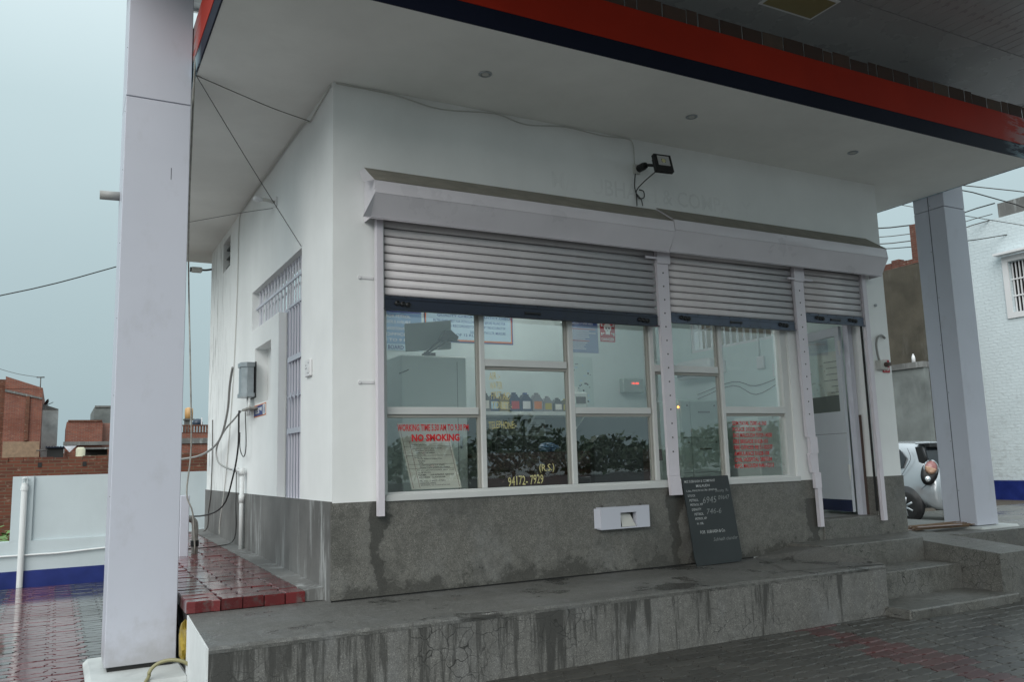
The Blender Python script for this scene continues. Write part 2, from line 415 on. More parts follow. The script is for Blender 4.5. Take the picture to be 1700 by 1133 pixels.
M['plinth'] = m_terrazzo('terrazzo_plinth', (.150, .146, .132), 0, ((.345, .99, .035), (3.09, 1.02, .05), (4.82, .80, .055)), .38, .72, blot=.45, low=.47)
M['ledgeface'] = m_terrazzo('terrazzo_ledge_face', (.165, .162, .152), 1.0, (), 1.5, .8, blot=.2)
M['ledgetop'] = m_terrazzo('terrazzo_ledge_top', (.125, .124, .116), 0, (), .5, .75, blot=1.0)
M['step'] = m_terrazzo('terrazzo_step', (.14, .138, .126), 0, (), 1.3, .5, blot=.5)

def m_cement(name, c=(.155, .155, .15), amt=.55):
    t = NT(name); f = t.noise(1.5, 6)
    k = t.mix(t.ramp(f, .3, .7), tuple(q * .62 for q in c), tuple(q * 1.2 for q in c))
    s = t.math('MULTIPLY', t.ramp(t.noise(7, 7, t.vec((1, 1, .16)), .72), .52, .66), t.ramp(t.noise(1.1, 3, t.vec((1, 1, .6), (2, 1, 7))), .40, .6))
    k = t.mix(t.math('MULTIPLY', s, amt), k, (.52, .54, .54))
    d = t.ramp(t.noise(2.5, 7, t.vec((1, 1, .5), (6, 6, 6)), .7), .55, .7)
    k = t.mix(t.math('MULTIPLY', d, .4), k, tuple(q * .5 for q in c))
    t.bump(t.noise(45, 4), .3, .004); return t.set(k, .8, 0, .35)
M['cement'] = m_cement('cement_plaster')
M['greywall'] = m_cement('grey_cement_wall', (.17, .185, .18), .12)
M['brownwall'] = m_cement('brown_mud_plaster', (.075, .066, .05), .06)
M['oldwhite'] = m_cement('weathered_white_plaster', (.52, .54, .53), .4)
M['limewash'] = m_wall('limewash', (.55, .62, .645))

def m_brick(name, c1, c2, mortar, bw=.21, bh=.058, rot=0, msz=.007):
    t = NT(name)
    x, y, z = t.xyz()
    u = x if rot == 0 else y
    cb = t.n('ShaderNodeCombineXYZ'); t.l(u, cb.inputs[0]); t.l(z, cb.inputs[1])
    b = t.n('ShaderNodeTexBrick'); b.inputs['Scale'].default_value = 1; b.inputs['Brick Width'].default_value = bw; b.inputs['Row Height'].default_value = bh
    b.inputs['Mortar Size'].default_value = msz; b.inputs['Color1'].default_value = (*c1, 1); b.inputs['Color2'].default_value = (*c2, 1); b.inputs['Mortar'].default_value = (*mortar, 1)
    t.l(cb.outputs[0], b.inputs['Vector'])
    k = t.mix(t.math('MULTIPLY', t.ramp(t.noise(1.2, 6), .45, .7), .5), b.outputs['Color'], tuple(q * .45 for q in c1))
    k = t.mix(t.math('MULTIPLY', t.ramp(t.noise(7, 5, t.vec((1, 1, 2.5))), .6, .72), .5), k, (.42, .33, .26))
    t.bump(b.outputs['Fac'], -.4, .01); return t.set(k, .85, 0, .25)
M['brick'] = m_brick('red_brick', (.26, .085, .055), (.18, .06, .045), (.20, .16, .13))
M['brickdark'] = m_brick('old_dark_brick', (.17, .058, .036), (.105, .04, .028), (.13, .095, .065))
M['brickside'] = m_brick('red_brick_side', (.16, .055, .04), (.11, .04, .03), (.12, .10, .08), rot=1)

def m_paver(name, c, rough, rnd_=.28, wet=.5):
    t = NT(name); f = t.noise(2.2, 5); g = t.noise(55, 3)
    oi = t.n('ShaderNodeObjectInfo'); gi = t.n('ShaderNodeNewGeometry')
    rv = t.math('FRACT', t.math('ADD', oi.outputs['Random'], gi.outputs['Random Per Island']))
    k = t.mix(f, tuple(q * .7 for q in c), tuple(q * 1.25 for q in c))
    k = t.mix(t.math('MULTIPLY', t.ramp(g, .5, .75), .35), k, tuple(q * .5 for q in c))
    v = t.math('MULTIPLY_ADD', rv, 2 * rnd_); t.t.nodes[-1].inputs[2].default_value = 1 - rnd_
    hs = t.n('ShaderNodeHueSaturation'); t.l(k, hs.inputs['Color']); t.l(v, hs.inputs['Value'])
    rr = t.ramp(t.noise(1.6, 5, t.vec((1, 1, 1), (5, 5, 5))), .38, .62, (rough * (1 - wet),) * 3, (rough,) * 3)
    t.bump(t.noise(24, 4), .10, .004)
    if rough < .3:
        t.b.inputs['Coat Weight'].default_value = .45; t.b.inputs['Coat Roughness'].default_value = .11; t.b.inputs['Coat IOR'].default_value = 1.4
    return t.set(hs.outputs[0], rr, 0, .5)
M['paver'] = m_paver('grey_paver', (.052, .050, .045), .45)
M['paverred'] = m_paver('red_paver', (.068, .022, .022), .42)
M['paverwet'] = m_paver('wet_grey_paver', (.045, .047, .045), .10, .25, .6)
M['paverwetred'] = m_paver('wet_red_paver', (.11, .030, .034), .10, .2, .6)
M['pavebrick_old'] = m_paver('wet_red_platform_paver', (.135, .018, .02), .24, .3, .6)

def m_redpave():
    t = NT('wet_red_walkway_paver'); oi = t.n('ShaderNodeObjectInfo'); geo = t.n('ShaderNodeNewGeometry')
    sx = t.n('ShaderNodeSeparateXYZ'); t.l(geo.outputs['Position'], sx.inputs[0])
    P = geo.outputs['Position']
    k = t.mix(t.noise(9, 5, P), (.075, .012, .014), (.15, .021, .022))
    k = t.mix(t.math('MULTIPLY', t.ramp(t.noise(11, 7, P, .7), .52, .62), .7), k, (.10, .085, .08))
    hs = t.n('ShaderNodeHueSaturation'); t.l(k, hs.inputs['Color']); v = t.math('MULTIPLY_ADD', oi.outputs['Random'], .6); t.t.nodes[-1].inputs[2].default_value = .7; t.l(v, hs.inputs['Value'])
    t.b.inputs['Coat Weight'].default_value = .6; t.b.inputs['Coat Roughness'].default_value = .10; t.b.inputs['Coat IOR'].default_value = 1.35
    t.bump(t.noise(20, 4, P), .18, .005)
    return t.set(hs.outputs[0], t.ramp(t.noise(3, 5, P), .35, .65, (.12,) * 3, (.4,) * 3), 0, .5)
M['pavebrick'] = m_redpave()
def m_ground():
    t = NT('ground_paving'); f = t.noise(.5, 6)
    k = t.mix(f, (.035, .034, .03), (.07, .066, .06))
    b = t.n('ShaderNodeTexBrick'); b.offset = 0; b.inputs['Scale'].default_value = 1; b.inputs['Brick Width'].default_value = .222; b.inputs['Row Height'].default_value = .112
    b.inputs['Mortar Size'].default_value = .006; b.inputs['Color1'].default_value = (.12, .12, .113, 1); b.inputs['Color2'].default_value = (.16, .157, .147, 1); b.inputs['Mortar'].default_value = (.07, .068, .06, 1)
    t.l(t.tc.outputs['Object'], b.inputs['Vector'])
    return t.set(b.outputs['Color'], t.ramp(t.noise(.8, 5), .35, .65, (.12,) * 3, (.5,) * 3), 0, .5)
M['ground'] = m_ground()
M['joint'] = simple('dark_joint_sand', (.022, .02, .018), .85, .3, 8)
M['soil'] = simple('soil', (.07, .055, .04), .9, .3, 3, .3, 30)

# ------------------------------------------------------------------ dimensions
W, D, ZC, ZP, ZL, ZF = 6.178, 5.81, 4.313, 1.10, .409, .70   # width, depth, soffit, plinth top, ledge top, floor

# ------------------------------------------------------------------ setting: ground, paving
g = MB().add([(-300, -300, -.014), (300, -300, -.014), (300, 300, -.014), (-300, 300, -.014)], [(0, 1, 2, 3)]).build('ground', M['ground'], kind='structure')
PX, PY = .222, .112
def paver_mesh(name, mat, h=.06, gap=.0028, lift=0):
    wave = .014
    def edge(n):
        return [(0, 0), (.22, 0), (.34, 1), (.66, 1), (.78, 0)] if n == 'l' else [(0, 0), (.3, 0), (.5, 1), (.7, 1)]
    pts = []
    for t_, o in edge('l'): pts.append((t_ * PX, -o * wave * .8))
    for t_, o in edge('s'): pts.append((PX + o * wave * 1.6, t_ * PY))
    for t_, o in reversed(edge('l')[1:] + [(1, 0)]): pts.append((t_ * PX, PY - o * wave * .8))
    for t_, o in reversed(edge('s')[1:] + [(1, 0)]): pts.append((o * wave * 1.6, t_ * PY))
    cx, cy = PX / 2, PY / 2
    def inset(p, d):
        dx, dy = p[0] - cx, p[1] - cy
        return (dx * (1 - d * .6 / (PX / 2)), dy * (1 - d / (PY / 2)))
    a = [inset(p, gap) for p in pts]; b = [inset(p, gap + .006) for p in pts]; n = len(pts)
    V = [(x, y, -h) for x, y in a] + [(x, y, -.006) for x, y in a] + [(x, y, 0) for x, y in b]
    F = [tuple(range(2 * n, 3 * n))]
    for i in range(n):
        j = (i + 1) % n
        F += [(i, j, n + j, n + i), (n + i, n + j, 2 * n + j, 2 * n + i)]
    me = bpy.data.meshes.new(name); me.from_pydata(V, [], F); me.update(); me.materials.append(mat); return me
pm = {k: paver_mesh('paver', M[k]) for k in ('paver', 'paverred', 'paverwet', 'paverwetred')}
cells = []
def blocked(x, y):
    if -.97 < x < 4.48 and -1.06 < y: return True
    if 4.4 < x < 5.82 and y > -1.33: return True
    if 5.8 < x < 7.75 and y > -1.2 and x < 6.3: return True
    if x > 6.2 and x < 7.8 and y > -.45: return True
    if -.97 < x < 6.4 and y > 0: return True
    if -1.55 < x < -.9 and -.02 < y < 1.05: return True
    return y > 6.2
for i in range(-30, 62):
    for j in range(-58, 62):
        x, y = (i + .5) * PX + (.05 if j % 2 else 0), (j + .5) * PY
        if blocked(x, y): continue
        if x > 7.5 and y > 1.5: continue
        q = to_px((x, y, 0))
        if q is None or not (-420 < q[0] < 2120 and 560 < q[1] < 1420): continue
        if x > 11: continue
        left = x < -.9 and y > -.3
        red = (-2.05 < x + .02 * y < -1.52 if left else (abs(x - 3.37 - .16 * (y + 2)) < .17 or abs(x - 7.6 - .2 * y) < .3))
        kind = ('paverwetred' if red else 'paverwet') if left else ('paverred' if red else 'paver')
        vis = -10 < q[0] < 1710 and q[1] < 1140
        hid = 178 < q[0] < 290 or (q[0] > 320 and left)
        cells.append((0 if (vis and not hid) else 1, q[2], x, y, kind))
cells.sort()
pav = link('paved_yard', MB().add([(-5.2, -6.5, -.012), (13.5, -6.5, -.012), (13.5, 6.2, -.012), (-5.2, 6.2, -.012)], [(0, 1, 2, 3)]).mesh('paved_yard'), None, M['ground'], kind='structure')
bed = MB()
for _, _, x, y, _k in cells: bed.add([(x - PX / 2, y - PY / 2, -.009), (x + PX / 2, y - PY / 2, -.009), (x + PX / 2, y + PY / 2, -.009), (x - PX / 2, y + PY / 2, -.009)], [(0, 1, 2, 3)])
bed.build('joint_sand', M['joint'], pav, kind='stuff')
rest = {k: MB() for k in pm}
for n, (_, _, x, y, kind) in enumerate(cells):
    tz = rnd.uniform(-.0025, .0025)
    if n < 300:
        o = link('paver', pm[kind], pav); o.location = (x, y, tz)
        o.rotation_euler = (rnd.uniform(-.008, .008), rnd.uniform(-.008, .008), rnd.uniform(-.006, .006))
    else:
        me = pm[kind]
        rest[kind].add([(v.co.x + x, v.co.y + y, v.co.z + tz) for v in me.vertices], [tuple(p.vertices) for p in me.polygons])
mbr = MB(); mi = []
order = list(rest)
for k in order:
    mbr.add(rest[k].v, rest[k].f); mi += [order.index(k)] * len(rest[k].f)
me = bpy.data.meshes.new('paver_field'); me.from_pydata(mbr.v, [], mbr.f); me.update()
for k in order: me.materials.append(M[k])
me.polygons.foreach_set('material_index', mi)
link('paver_field', me, pav, kind='stuff')

# front ledge, steps and landing (setting)
plat = MB().prism([(-.990, -1.08), (4.45, -1.08), (4.45, 0), (-.942, 0)], lambda u, v, t: (u, v, t), -.05, ZL - .035).build('front_platform', M['ledgeface'], kind='structure')
V = []; F = []; NX = 90
for i in range(NX + 1):
    x = -.992 + 5.442 * i / NX; xb_ = -.940 + 5.390 * i / NX; a, b, c_ = rnd.uniform(-.004, .003), rnd.uniform(-.004, .002), rnd.uniform(0, .006)
    V += [(xb_, .13, ZL - .035), (xb_, .13, ZL), (x, -1.060 + a, ZL + rnd.uniform(-.002, .001)), (x, -1.078 + a + c_, ZL - .006 + b), (x, -1.083 + a, ZL - .016), (x, -1.082, ZL - .035)]
for i in range(NX):
    for k in range(6): F.append((i * 6 + k, (i + 1) * 6 + k, (i + 1) * 6 + (k + 1) % 6, i * 6 + (k + 1) % 6))
F += [tuple(range(6)), tuple(NX * 6 + k for k in range(5, -1, -1))]
MB().add(V, F).build('ledge_top', M['ledgetop'], plat)
MB().prism([(-1.000, -1.079), (-.9925, -1.079), (-.9405, .13), (-.948, .13)], lambda u, v, t: (u, v, t), -.05, ZL - .004).build('white_end_face', simple('lime_white', (.74, .76, .76), .7, .12, 6, .3, 30), plat)
box('ledge_return', -.938, -.002, .002, .129, -.05, ZL - .036, M['ledgeface'], plat)
land = MB().box(4.452, 5.815, -.46, .05, -.05, .513, .008).build('landing', M['step'], kind='structure')
# cheek: landing slab sloping down to the front
def cheek(name, x0, x1, y0, z0, y1, z1, mat, par):
    V = [(x0, y0, -.05), (x1, y0, -.05), (x1, y1, -.05), (x0, y1, -.05), (x0, y0, z0), (x1, y0, z0), (x1, y1, z1), (x0, y1, z1)]
    return MB().add(V, [(3, 2, 1, 0), (4, 5, 6, 7), (0, 1, 5, 4), (1, 2, 6, 5), (2, 3, 7, 6), (3, 0, 4, 7)]).build(name, mat, par)
cheek('cheek_wall', 5.818, 6.42, -1.216, .408, .05, .520, M['step'], land)
box('side_walk', 6.423, 7.9, -.42, 5.9, -.05, .49, M['step'], land)
MB().box(4.453, 5.8165, -.835, -.461, -.05, .295, .008).build('step', M['step'], land)
MB().box(4.40, 5.90, -1.32, -.836, -.05, .07, .012).build('step', M['step'], land)
# ramped screed between ledge and landing
MB().add([(4.02, -.003, .411), (4.62, -.003, .512), (4.449, -1.075, .413), (3.55, -.86, .411), (4.449, -.46, .512)],
         [(0, 3, 2), (0, 2, 4), (0, 4, 1)]).build('screed_ramp', M['ledgetop'], plat)

# ------------------------------------------------------------------ the kiosk building
B = thing('kiosk_building', 'white petrol station kiosk with grey plinth, half-raised roller shutters and wide slab roof', 'building')
holes_f = [(.405, 4.66, ZP, 3.35), (4.93, 5.77, ZF, 3.35)]
gridwall('y', [0, W], [.3, ZC], 0, .2, holes_f).build('front_wall', M['wall'], B)
VY = (4.375, 4.885, 3.83, 4.215)
gridwall('x', [.2, D], [.3, ZC], 0, .2, [(.917, 2.989, 2.80, 3.217), (.917, 1.76, ZP, 2.801), (2.06, 2.80, 2.015, 2.59), VY]).build('side_wall', M['wall'], B)
gridwall('x', [.2, D], [.3, ZC], W - .2, W, [(1.45, 3.0, 2.78, 3.4)]).build('side_wall', M['wall'], B)
box('back_wall', .201, W - .201, D - .2, D, .3, ZC, M['wall'], B)
box('niche_back', .13, .1995, 2.0605, 2.7995, 2.0155, 2.5895, M['wall'], B)
# interior shell
box('room_floor', .201, W - .201, .201, D - .201, .55, ZF, simple('room_floor', (.30, .31, .30), .35, .1), B)
gridwall('y', [.201, W - .201], [ZF + .001, 4.0], 3.40, 3.5, []).build('room_back_wall', M['inwall'], B)
gridwall('x', [.202, 3.399], [ZF + .001, 4.0], .201, .215, [(.917, 2.989, 2.80, 3.217), (.917, 1.76, ZP, 2.801)]).build('room_side_wall', M['inwall'], B)
gridwall('x', [.202, 3.399], [ZF + .001, 4.0], W - .215, W - .201, [(1.45, 3.0, 2.78, 3.4)]).build('room_side_wall', M['inwall'], B)
gridwall('y', [.216, W - .216], [ZF + .001, 4.0], .201, .212, holes_f).build('room_front_wall', M['inwall'], B)
box('room_ceiling', .201, W - .201, .201, 3.5, 4.0, 4.1, M['soffit'], B)
M['dado'] = simple('dark_dado_paint', (.055, .065, .06), .5, .15)
box('room_dado', .217, W - .217, 3.394, 3.3995, ZF + .002, 1.92, M['dado'], B)
box('room_dado', .2155, .221, .22, 3.393, ZF + .002, 1.09, M['dado'], B)
# plinths
box('base_joint_shade', -.006, 4.0, -.005, -.001, ZL - .02, ZL + .013, M['dark'], B)  # dark strip in the plinth joint, stands in for contact shade above the ledge
pl = gridwall('y', [-.012, W + .012], [ZL + .012, ZP], -.014, -.001, [(4.93, 5.77, ZF, ZP)])
pl.build('front_plinth', M['plinth'], B)
MB().box(4.93, 5.77, -.03, .2005, .45, ZF + .005, .01).build('door_threshold', M['step'], B)
for y0, y1 in ((-.0005, 1.55), (1.556, 3.9), (3.906, D + .01)):
    box('side_plinth', -.014, -.001, y0, y1, .3, ZP + .01, M['cement'], B)
box('door_reveal_plinth', 5.757, 5.769, .001, .199, ZF + .006, 1.10, M['plinth'], B)
# roof slab, fascia bands, brick strip
rs = box('roof_slab', -.955, 7.13, -1.24, 6.40, ZC, 4.75, M['soffit'], B)
def band(name, z0, z1, mat, xb=.012):
    box(name, -.955 - xb, 7.13 + xb, -1.24 - xb, -1.2405, z0, z1, mat, B)
    box(name, -.955 - xb, -.9555, -1.2403, 6.40, z0, z1, mat, B)
    box(name, 7.1305, 7.13 + xb, -1.2403, 6.40, z0, z1, mat, B)
def m_fascia(name, c, worn):
    t = NT(name); f = t.noise(2.0, 5)
    k = t.mix(f, tuple(q * .75 for q in c), tuple(q * 1.15 for q in c))
    x, y, z = t.xyz()
    e = t.noise(9, 6, t.vec((.4, .4, 2)), .7)
    rm = t.math('MULTIPLY', t.ramp(x, 6.45, 7.0) if False else t.ramp(t.math('MULTIPLY', x, .1), .655, .70), t.ramp(e, .46, .54))
    lm = t.math('MULTIPLY', t.math('MULTIPLY', t.ramp(t.math('MULTIPLY', y, .1), -.0, .035), t.math('LESS_THAN', x, -.9)), t.ramp(e, .40, .50))
    k = t.mix(t.math('MAXIMUM', rm, lm), k, worn); t.bump(t.noise(6, 5), .15, .01); return t.set(k, .6, 0, .25)
band('navy_band', ZC - .004, 4.455, m_fascia('navy_fascia', (.007, .010, .028), (.36, .50, .56)))
band('red_band', 4.4555, 4.752, m_fascia('red_fascia', (.46, .026, .008), (.40, .30, .30)), .016)
bx_ = -.95; i = 0
bm_ = [simple('parapet_brick_a', (.10, .06, .045), .85, .3, 12), simple('parapet_brick_b', (.075, .045, .035), .85, .3, 12), simple('parapet_brick_c', (.12, .085, .065), .85, .3, 12)]
while bx_ < 7.05:
    L = rnd.choice((.105, .215, .225, .23))
    box('brick', bx_, min(bx_ + L, 7.12), -1.252 + rnd.uniform(0, .008), -1.2408, 4.7525, 4.875 + rnd.uniform(-.012, .012), rnd.choice(bm_), B, .004); bx_ += L + .012
# recessed spotlights
for x, y in ((1.01, -.615), (3.016, -.64), (5.088, -.62)):
    s_ = MB().lathe([(.052, 0), (.052, -.006), (.038, -.010), (.036, 0)], (x, y, ZC), 20).build('downlight', M['galv'], B, True)
    MB().lathe([(.030, -.002), (.028, -.007)], (x, y, ZC), 16).build('lamp_glass', M['offwhite'], s_)
# faded lettering
def m_faded():
    t = NT('faded_lettering'); tr = t.n('ShaderNodeBsdfTransparent'); ms = t.n('ShaderNodeMixShader')
    t.set((.55, .55, .56), .8)
    f = t.math('MULTIPLY', t.ramp(t.noise(1.6, 3), .35, .75), .17)
    t.l(f, ms.inputs[0]); t.l(tr.outputs[0], ms.inputs[1]); t.l(t.b.outputs[0], ms.inputs[2]); t.l(ms.outputs[0], t.out.inputs[0]); return t.m
text("M/s SUBHASH & COMPANY", 1.95, 4.28, 3.72, 3.875, lambda u, z: (u, -.0015, z), m_faded(), B, 'faded_lettering', .01)

# --- big shop window
FY0, FY1 = .03, .085
win = gridwall('y', [.405, 4.66], [ZP, 3.3], FY0, FY1 + .01, [(.432, 4.578, 1.158, 3.27)]).build('window', M['alu'], B)
MB().box(.40, 4.665, -.03, FY0 - .001, ZP - .006, 1.142, .004).build('sill', M['alu'], win)
for x0, x1 in ((1.203, 1.268), (2.05, 2.12), (2.922, 2.988), (3.745, 3.808)):
    MB().box(x0 + .022, x1, FY0 - .004, FY1, 1.1585, 3.269, .003).build('mullion', M['alu'], win)
    MB().box(x0, x0 + .0215, FY0 + .016, FY1 - .002, 1.1585, 3.269, .002).build('mullion_bead', M['aludark'], win)
panes = [(.432, 1.203, 1.742, 1.80), (1.268, 2.05, 2.135, 2.195), (2.12, 2.922, 1.75, 1.806), (2.988, 3.745, 2.135, 2.198), (3.808, 4.578, 1.756, 1.822)]
for x0, x1, t0, t1 in panes:
    MB().box(x0 + .0005, x1 - .0005, FY0 - .002, FY1 - .004, t0, t1, .003).build('transom', M['alu'], win)
    MB().box(x0 + .0005, x1 - .0005, FY0 + .014, FY1 - .006, t0 - .024, t0 - .0005, .002).build('transom_bead', M['aludark'], win)
    box('pane', x0 + .001, x1 - .001, .062, .066, 1.159, t0 - .025, M['glass'], win)
    box('pane', x0 + .001, x1 - .001, .062, .066, t1 + .0005, 3.268, M['glass'], win)
gp = lambda u, z: (u, .0608, z)
text("WORKING TIME 5.30 AM TO 9.30 PM", .525, 1.125, 1.615, 1.668, gp, M['redprint'], win, bold=.022)
text("NO SMOKING", .64, 1.045, 1.535, 1.592, gp, M['redprint'], win, bold=.045)
def hand(s_, u0, u1, z0, z1, sk=0): text(s_, u0, u1, z0, z1, lambda u, z: (u, .0608, z + (u - u0) * sk + .004 * math.sin(u * 37)), M['yellowprint'], win, bold=.004)
hand("AIR :-", 1.32, 1.42, 2.03, 2.09); hand("WATER", 1.325, 1.44, 1.95, 2.01); hand("FIRST AID", 1.335, 1.51, 1.87, 1.93); hand("TOILET:-", 1.34, 1.525, 1.79, 1.85)
hand("TELEPHONE:-", 1.305, 1.56, 1.63, 1.69); hand("(R.S.)", 1.765, 1.91, 1.26, 1.335); hand("94172- 7929", 1.47, 1.80, 1.165, 1.24, .03)
rl = ["SDM PAYAL 75081-61360", "POLICE 01628-100", "SHO MALOUDH 95929-14038", "FIRE BRIGADE 01628-101", "FIRE OFFICER 98151-02077", "AMBULANCE 01628-108", "CIVIL HOSPITAL 2857334", "PSPCL MALOUDH 96461-12113"]
wd = [.44, .37, .50, .44, .50, .45, .48, .50]
for i, s_ in enumerate(rl):
    z = 1.665 - i * .058
    text(s_, 3.905, 3.905 + wd[i], z - .021, z + .021, gp, M['redprint'], win, bold=.02)

# --- roller shutters
def slat_mesh(x0, x1, p=.0665):
    prof = [(.004, 0), (-.012, .004), (-.018, .016), (-.019, .034), (-.016, .053), (-.006, .061), (.004, .0625)]
    return MB().prism(prof, lambda u, v, t: (t, u, v), x0, x1)
def shutter(x0, x1, zb, zt, mat_bar, hb, tilt=0):
    n = int((zt - zb - hb) / .0665) + 1
    sl = slat_mesh(x0, x1).mesh('slat', False)
    for p in sl.polygons: p.use_smooth = len(p.vertices) == 4
    sh = MB().box(x0 + .01, x1 - .01, -.022, -.018, zb + hb, zt + .05).build('roller_shutter', M['dark'], B)
    for k in range(n):
        o = link('slat', sl, sh, M['shutter']); o.location = (0, -.03, zb + hb + k * .0665)
    r_ = MB().box(x0, x1, -.052, -.024, zb, zb + hb - .004, .004).build('bottom_rail', mat_bar, sh)
    MB().box(x0, x1, -.058, -.0525, zb + hb - .03, zb + hb - .022).box(x0, x1, -.075, -.0525, zb, zb + .008).build('rail_flange', mat_bar, sh)
    xm = (x0 + x1) / 2
    MB().box(xm - .075, xm + .075, -.066, -.0585, zb + .035, zb + .052, .003).box(xm - .075, xm - .055, -.0583, -.0525, zb + .03, zb + .056).box(xm + .055, xm + .075, -.0583, -.0525, zb + .03, zb + .056).build('handle', M['black'], sh)
    for xx in ((x0 + .16, x1 - .16) if x1 - x0 > 1 else (x0 + .2, x1 - .17)):
        m_ = MB()
        for dx in (-.045, 0, .042): m_.lathe([(.020, 0), (.020, -.012), (.012, -.016), (.008, -.006)], (xx + dx, -.053, zb + .05 + .006 * math.sin(dx * 90)), 12, 'y')
        m_.box(xx - .07, xx + .065, -.064, -.0535, zb + .044, zb + .056); m_.build('lock', M['black'], sh)
    rv_ = MB().lathe([(.006, 0), (.004, -.004)], (0, 0, 0), 6, 'y').mesh('rivet')
    for k in range(int((x1 - x0) / .13)):
        for zz in (zb + .015, zb + hb - .012): link('rivet', rv_, sh, M['black']).location = (x0 + .06 + k * .13, -.0525, zz)
    return sh
shutter(.375, 2.99, 2.535, 3.36, M['navysteel'], .115)
shutter(3.145, 4.715, 2.58, 3.36, M['greysteel'], .10)
shutter(4.875, 5.735, 2.68, 3.36, M['greysteel'], .10)
# --- guide rails
def guide(segs, rivets=True):
    g_ = None
    for x0, x1, xb0, xb1, z0, z1, y0, y1 in segs:
        V = [(xb0, y0, z0), (xb1, y0, z0), (xb1, y1, z0), (xb0, y1, z0), (x0, y0, z1), (x1, y0, z1), (x1, y1, z1), (x0, y1, z1)]
        o = MB().add(V, [(3, 2, 1, 0), (4, 5, 6, 7), (0, 1, 5, 4), (1, 2, 6, 5), (2, 3, 7, 6), (3, 0, 4, 7)]).build('guide_rail' if g_ is None else 'rail_offcut', M['guide'], B if g_ is None else g_)
        if g_ is None: g_ = o
    x0, x1, xb0, xb1, z0, z1, y0, y1 = segs[0]
    if rivets:
        z = z1 - .12
        while z > z0 + .1:
            f_ = (z - z0) / (z1 - z0); xm = (xb0 + xb1) / 2 * (1 - f_) + (x0 + x1) / 2 * f_
            MB().lathe([(.008, 0), (.005, -.005)], (xm + rnd.uniform(-.004, .004), y0, z), 8, 'y').build('rivet', M['wire'], g_); z -= .125
    return g_
g1 = guide([(.318, .368, .322, .368, .993, 3.25, -.085, -.03)], False)
for z in (2.77, 1.97): MB().box(.20, .317, -.008, -.002, z, z + .022, .002).lathe([(.016, 0), (.012, -.005)], (.205, -.008, z + .011), 12, 'y').build('wall_bracket', M['white'], g1)
box('guide_channel', .3685, .379, -.07, -.008, 1.145, 3.25, M['alu'], B)
g2 = guide([(2.993, 3.125, 3.010, 3.125, 1.20, 3.28, -.075, -.04), (3.005, 3.122, 3.015, 3.142, 1.028, 1.1985, -.082, -.05)])
MB().box(2.86, 3.0, -.092, -.078, 3.155, 3.175).box(2.99, 3.14, -.09, -.076, 3.12, 3.28).build('stop_flange', M['guide'], g2)
g3 = guide([(4.722, 4.855, 4.745, 4.858, 1.52, 3.24, -.075, -.04), (4.765, 4.872, 4.775, 4.875, 1.36, 1.5195, -.082, -.045), (4.755, 4.868, 4.778, 4.868, 1.17, 1.3595, -.075, -.04), (4.80, 4.883, 4.80, 4.885, 1.02, 1.1695, -.082, -.045), (4.83, 4.885, 4.835, 4.885, .645, 1.0195, -.075, -.035)])
MB().box(4.63, 4.735, -.092, -.078, 3.10, 3.118).box(4.84, 4.98, -.092, -.078, 3.10, 3.118).box(4.72, 4.86, -.09, -.077, 3.09, 3.24).build('stop_flange', M['guide'], g3)
g4 = guide([(5.737, 5.80, 5.752, 5.808, .655, 3.24, -.075, -.035)], False)
box('guide_channel', 5.728, 5.7365, -.028, -.005, .75, 3.24, M['dark'], B)
# --- shutter hoods
def hood(x0, x1, dz, end_l, end_r):
    A, Bq, Cq, Dq = (-.003, 3.655 + dz), (-.25, 3.478 + dz), (-.264, 3.378 + dz), (-.165, 3.215 + dz * .3)
    N = 28
    def sheet(name, p, q, mat, amp, par=None):
        m_ = MB(); n = 6
        V = []; F = []
        for i in range(N + 1):
            x = x0 + (x1 - x0) * i / N
            for k in range(n + 1):
                f_ = k / n; b = math.sin(math.pi * f_) * amp * (math.sin(x * 4.1 + dz * 90) + .6 * math.sin(x * 9.7 + 1))
                V.append((x, p[0] + (q[0] - p[0]) * f_ + b, p[1] + (q[1] - p[1]) * f_ + b * .3))
        for i in range(N):
            for k in range(n): F.append((i * (n + 1) + k, (i + 1) * (n + 1) + k, (i + 1) * (n + 1) + k + 1, i * (n + 1) + k + 1))
        o = m_.add(V, F).build(name, mat, par or B, False)
        sm = o.modifiers.new('s', 'SOLIDIFY'); sm.thickness = .003; sm.offset = 0; return o
    h_ = sheet('shutter_hood', Bq, Cq, M['hood'], .004)
    sheet('hood_lower_face', (Cq[0], Cq[1] - .002), Dq, M['hood'], .003, h_)
    sheet('hood_top', A, (Bq[0] - .004, Bq[1] + .003), M['hooddirt'], .001, h_)
    if end_l: MB().prism([A, Bq, Cq, Dq, (-.003, 3.215)], lambda u, v, t: (t, u, v), x0 + .001, x0 + .004).build('hood_end', M['hood'], h_)
    if end_r: MB().prism([A, Bq, Cq, Dq, (-.003, 3.215)], lambda u, v, t: (t, u, v), x1 - .004, x1 - .001).build('hood_end', M['hood'], h_)
    MB().prism([(Dq[0] + .006, Dq[1]), (Dq[0] - .014, Dq[1] - .012), (Dq[0] - .012, Dq[1] - .015), (Dq[0] + .009, Dq[1] - .003)], lambda u, v, t: (t, u, v), x0 - (.04 if end_l else 0), x1).build('hood_lip', M['hood'], h_)
    return h_
h1 = hood(.245, 3.07, 0, True, False)
MB().add([(.245, -.25, 3.478), (.16, -.24, 3.455), (.19, -.05, 3.60), (.245, -.01, 3.652)], [(0, 1, 2, 3)]).build('hood_flare', M['hood'], h1)
MB().add([(.245, -.264, 3.378), (.245, -.165, 3.215), (.17, -.20, 3.20), (.22, -.25, 3.32)], [(0, 1, 2, 3)]).build('hood_flare', M['hood'], h1)
h2 = hood(3.078, 5.945, .018, True, True)
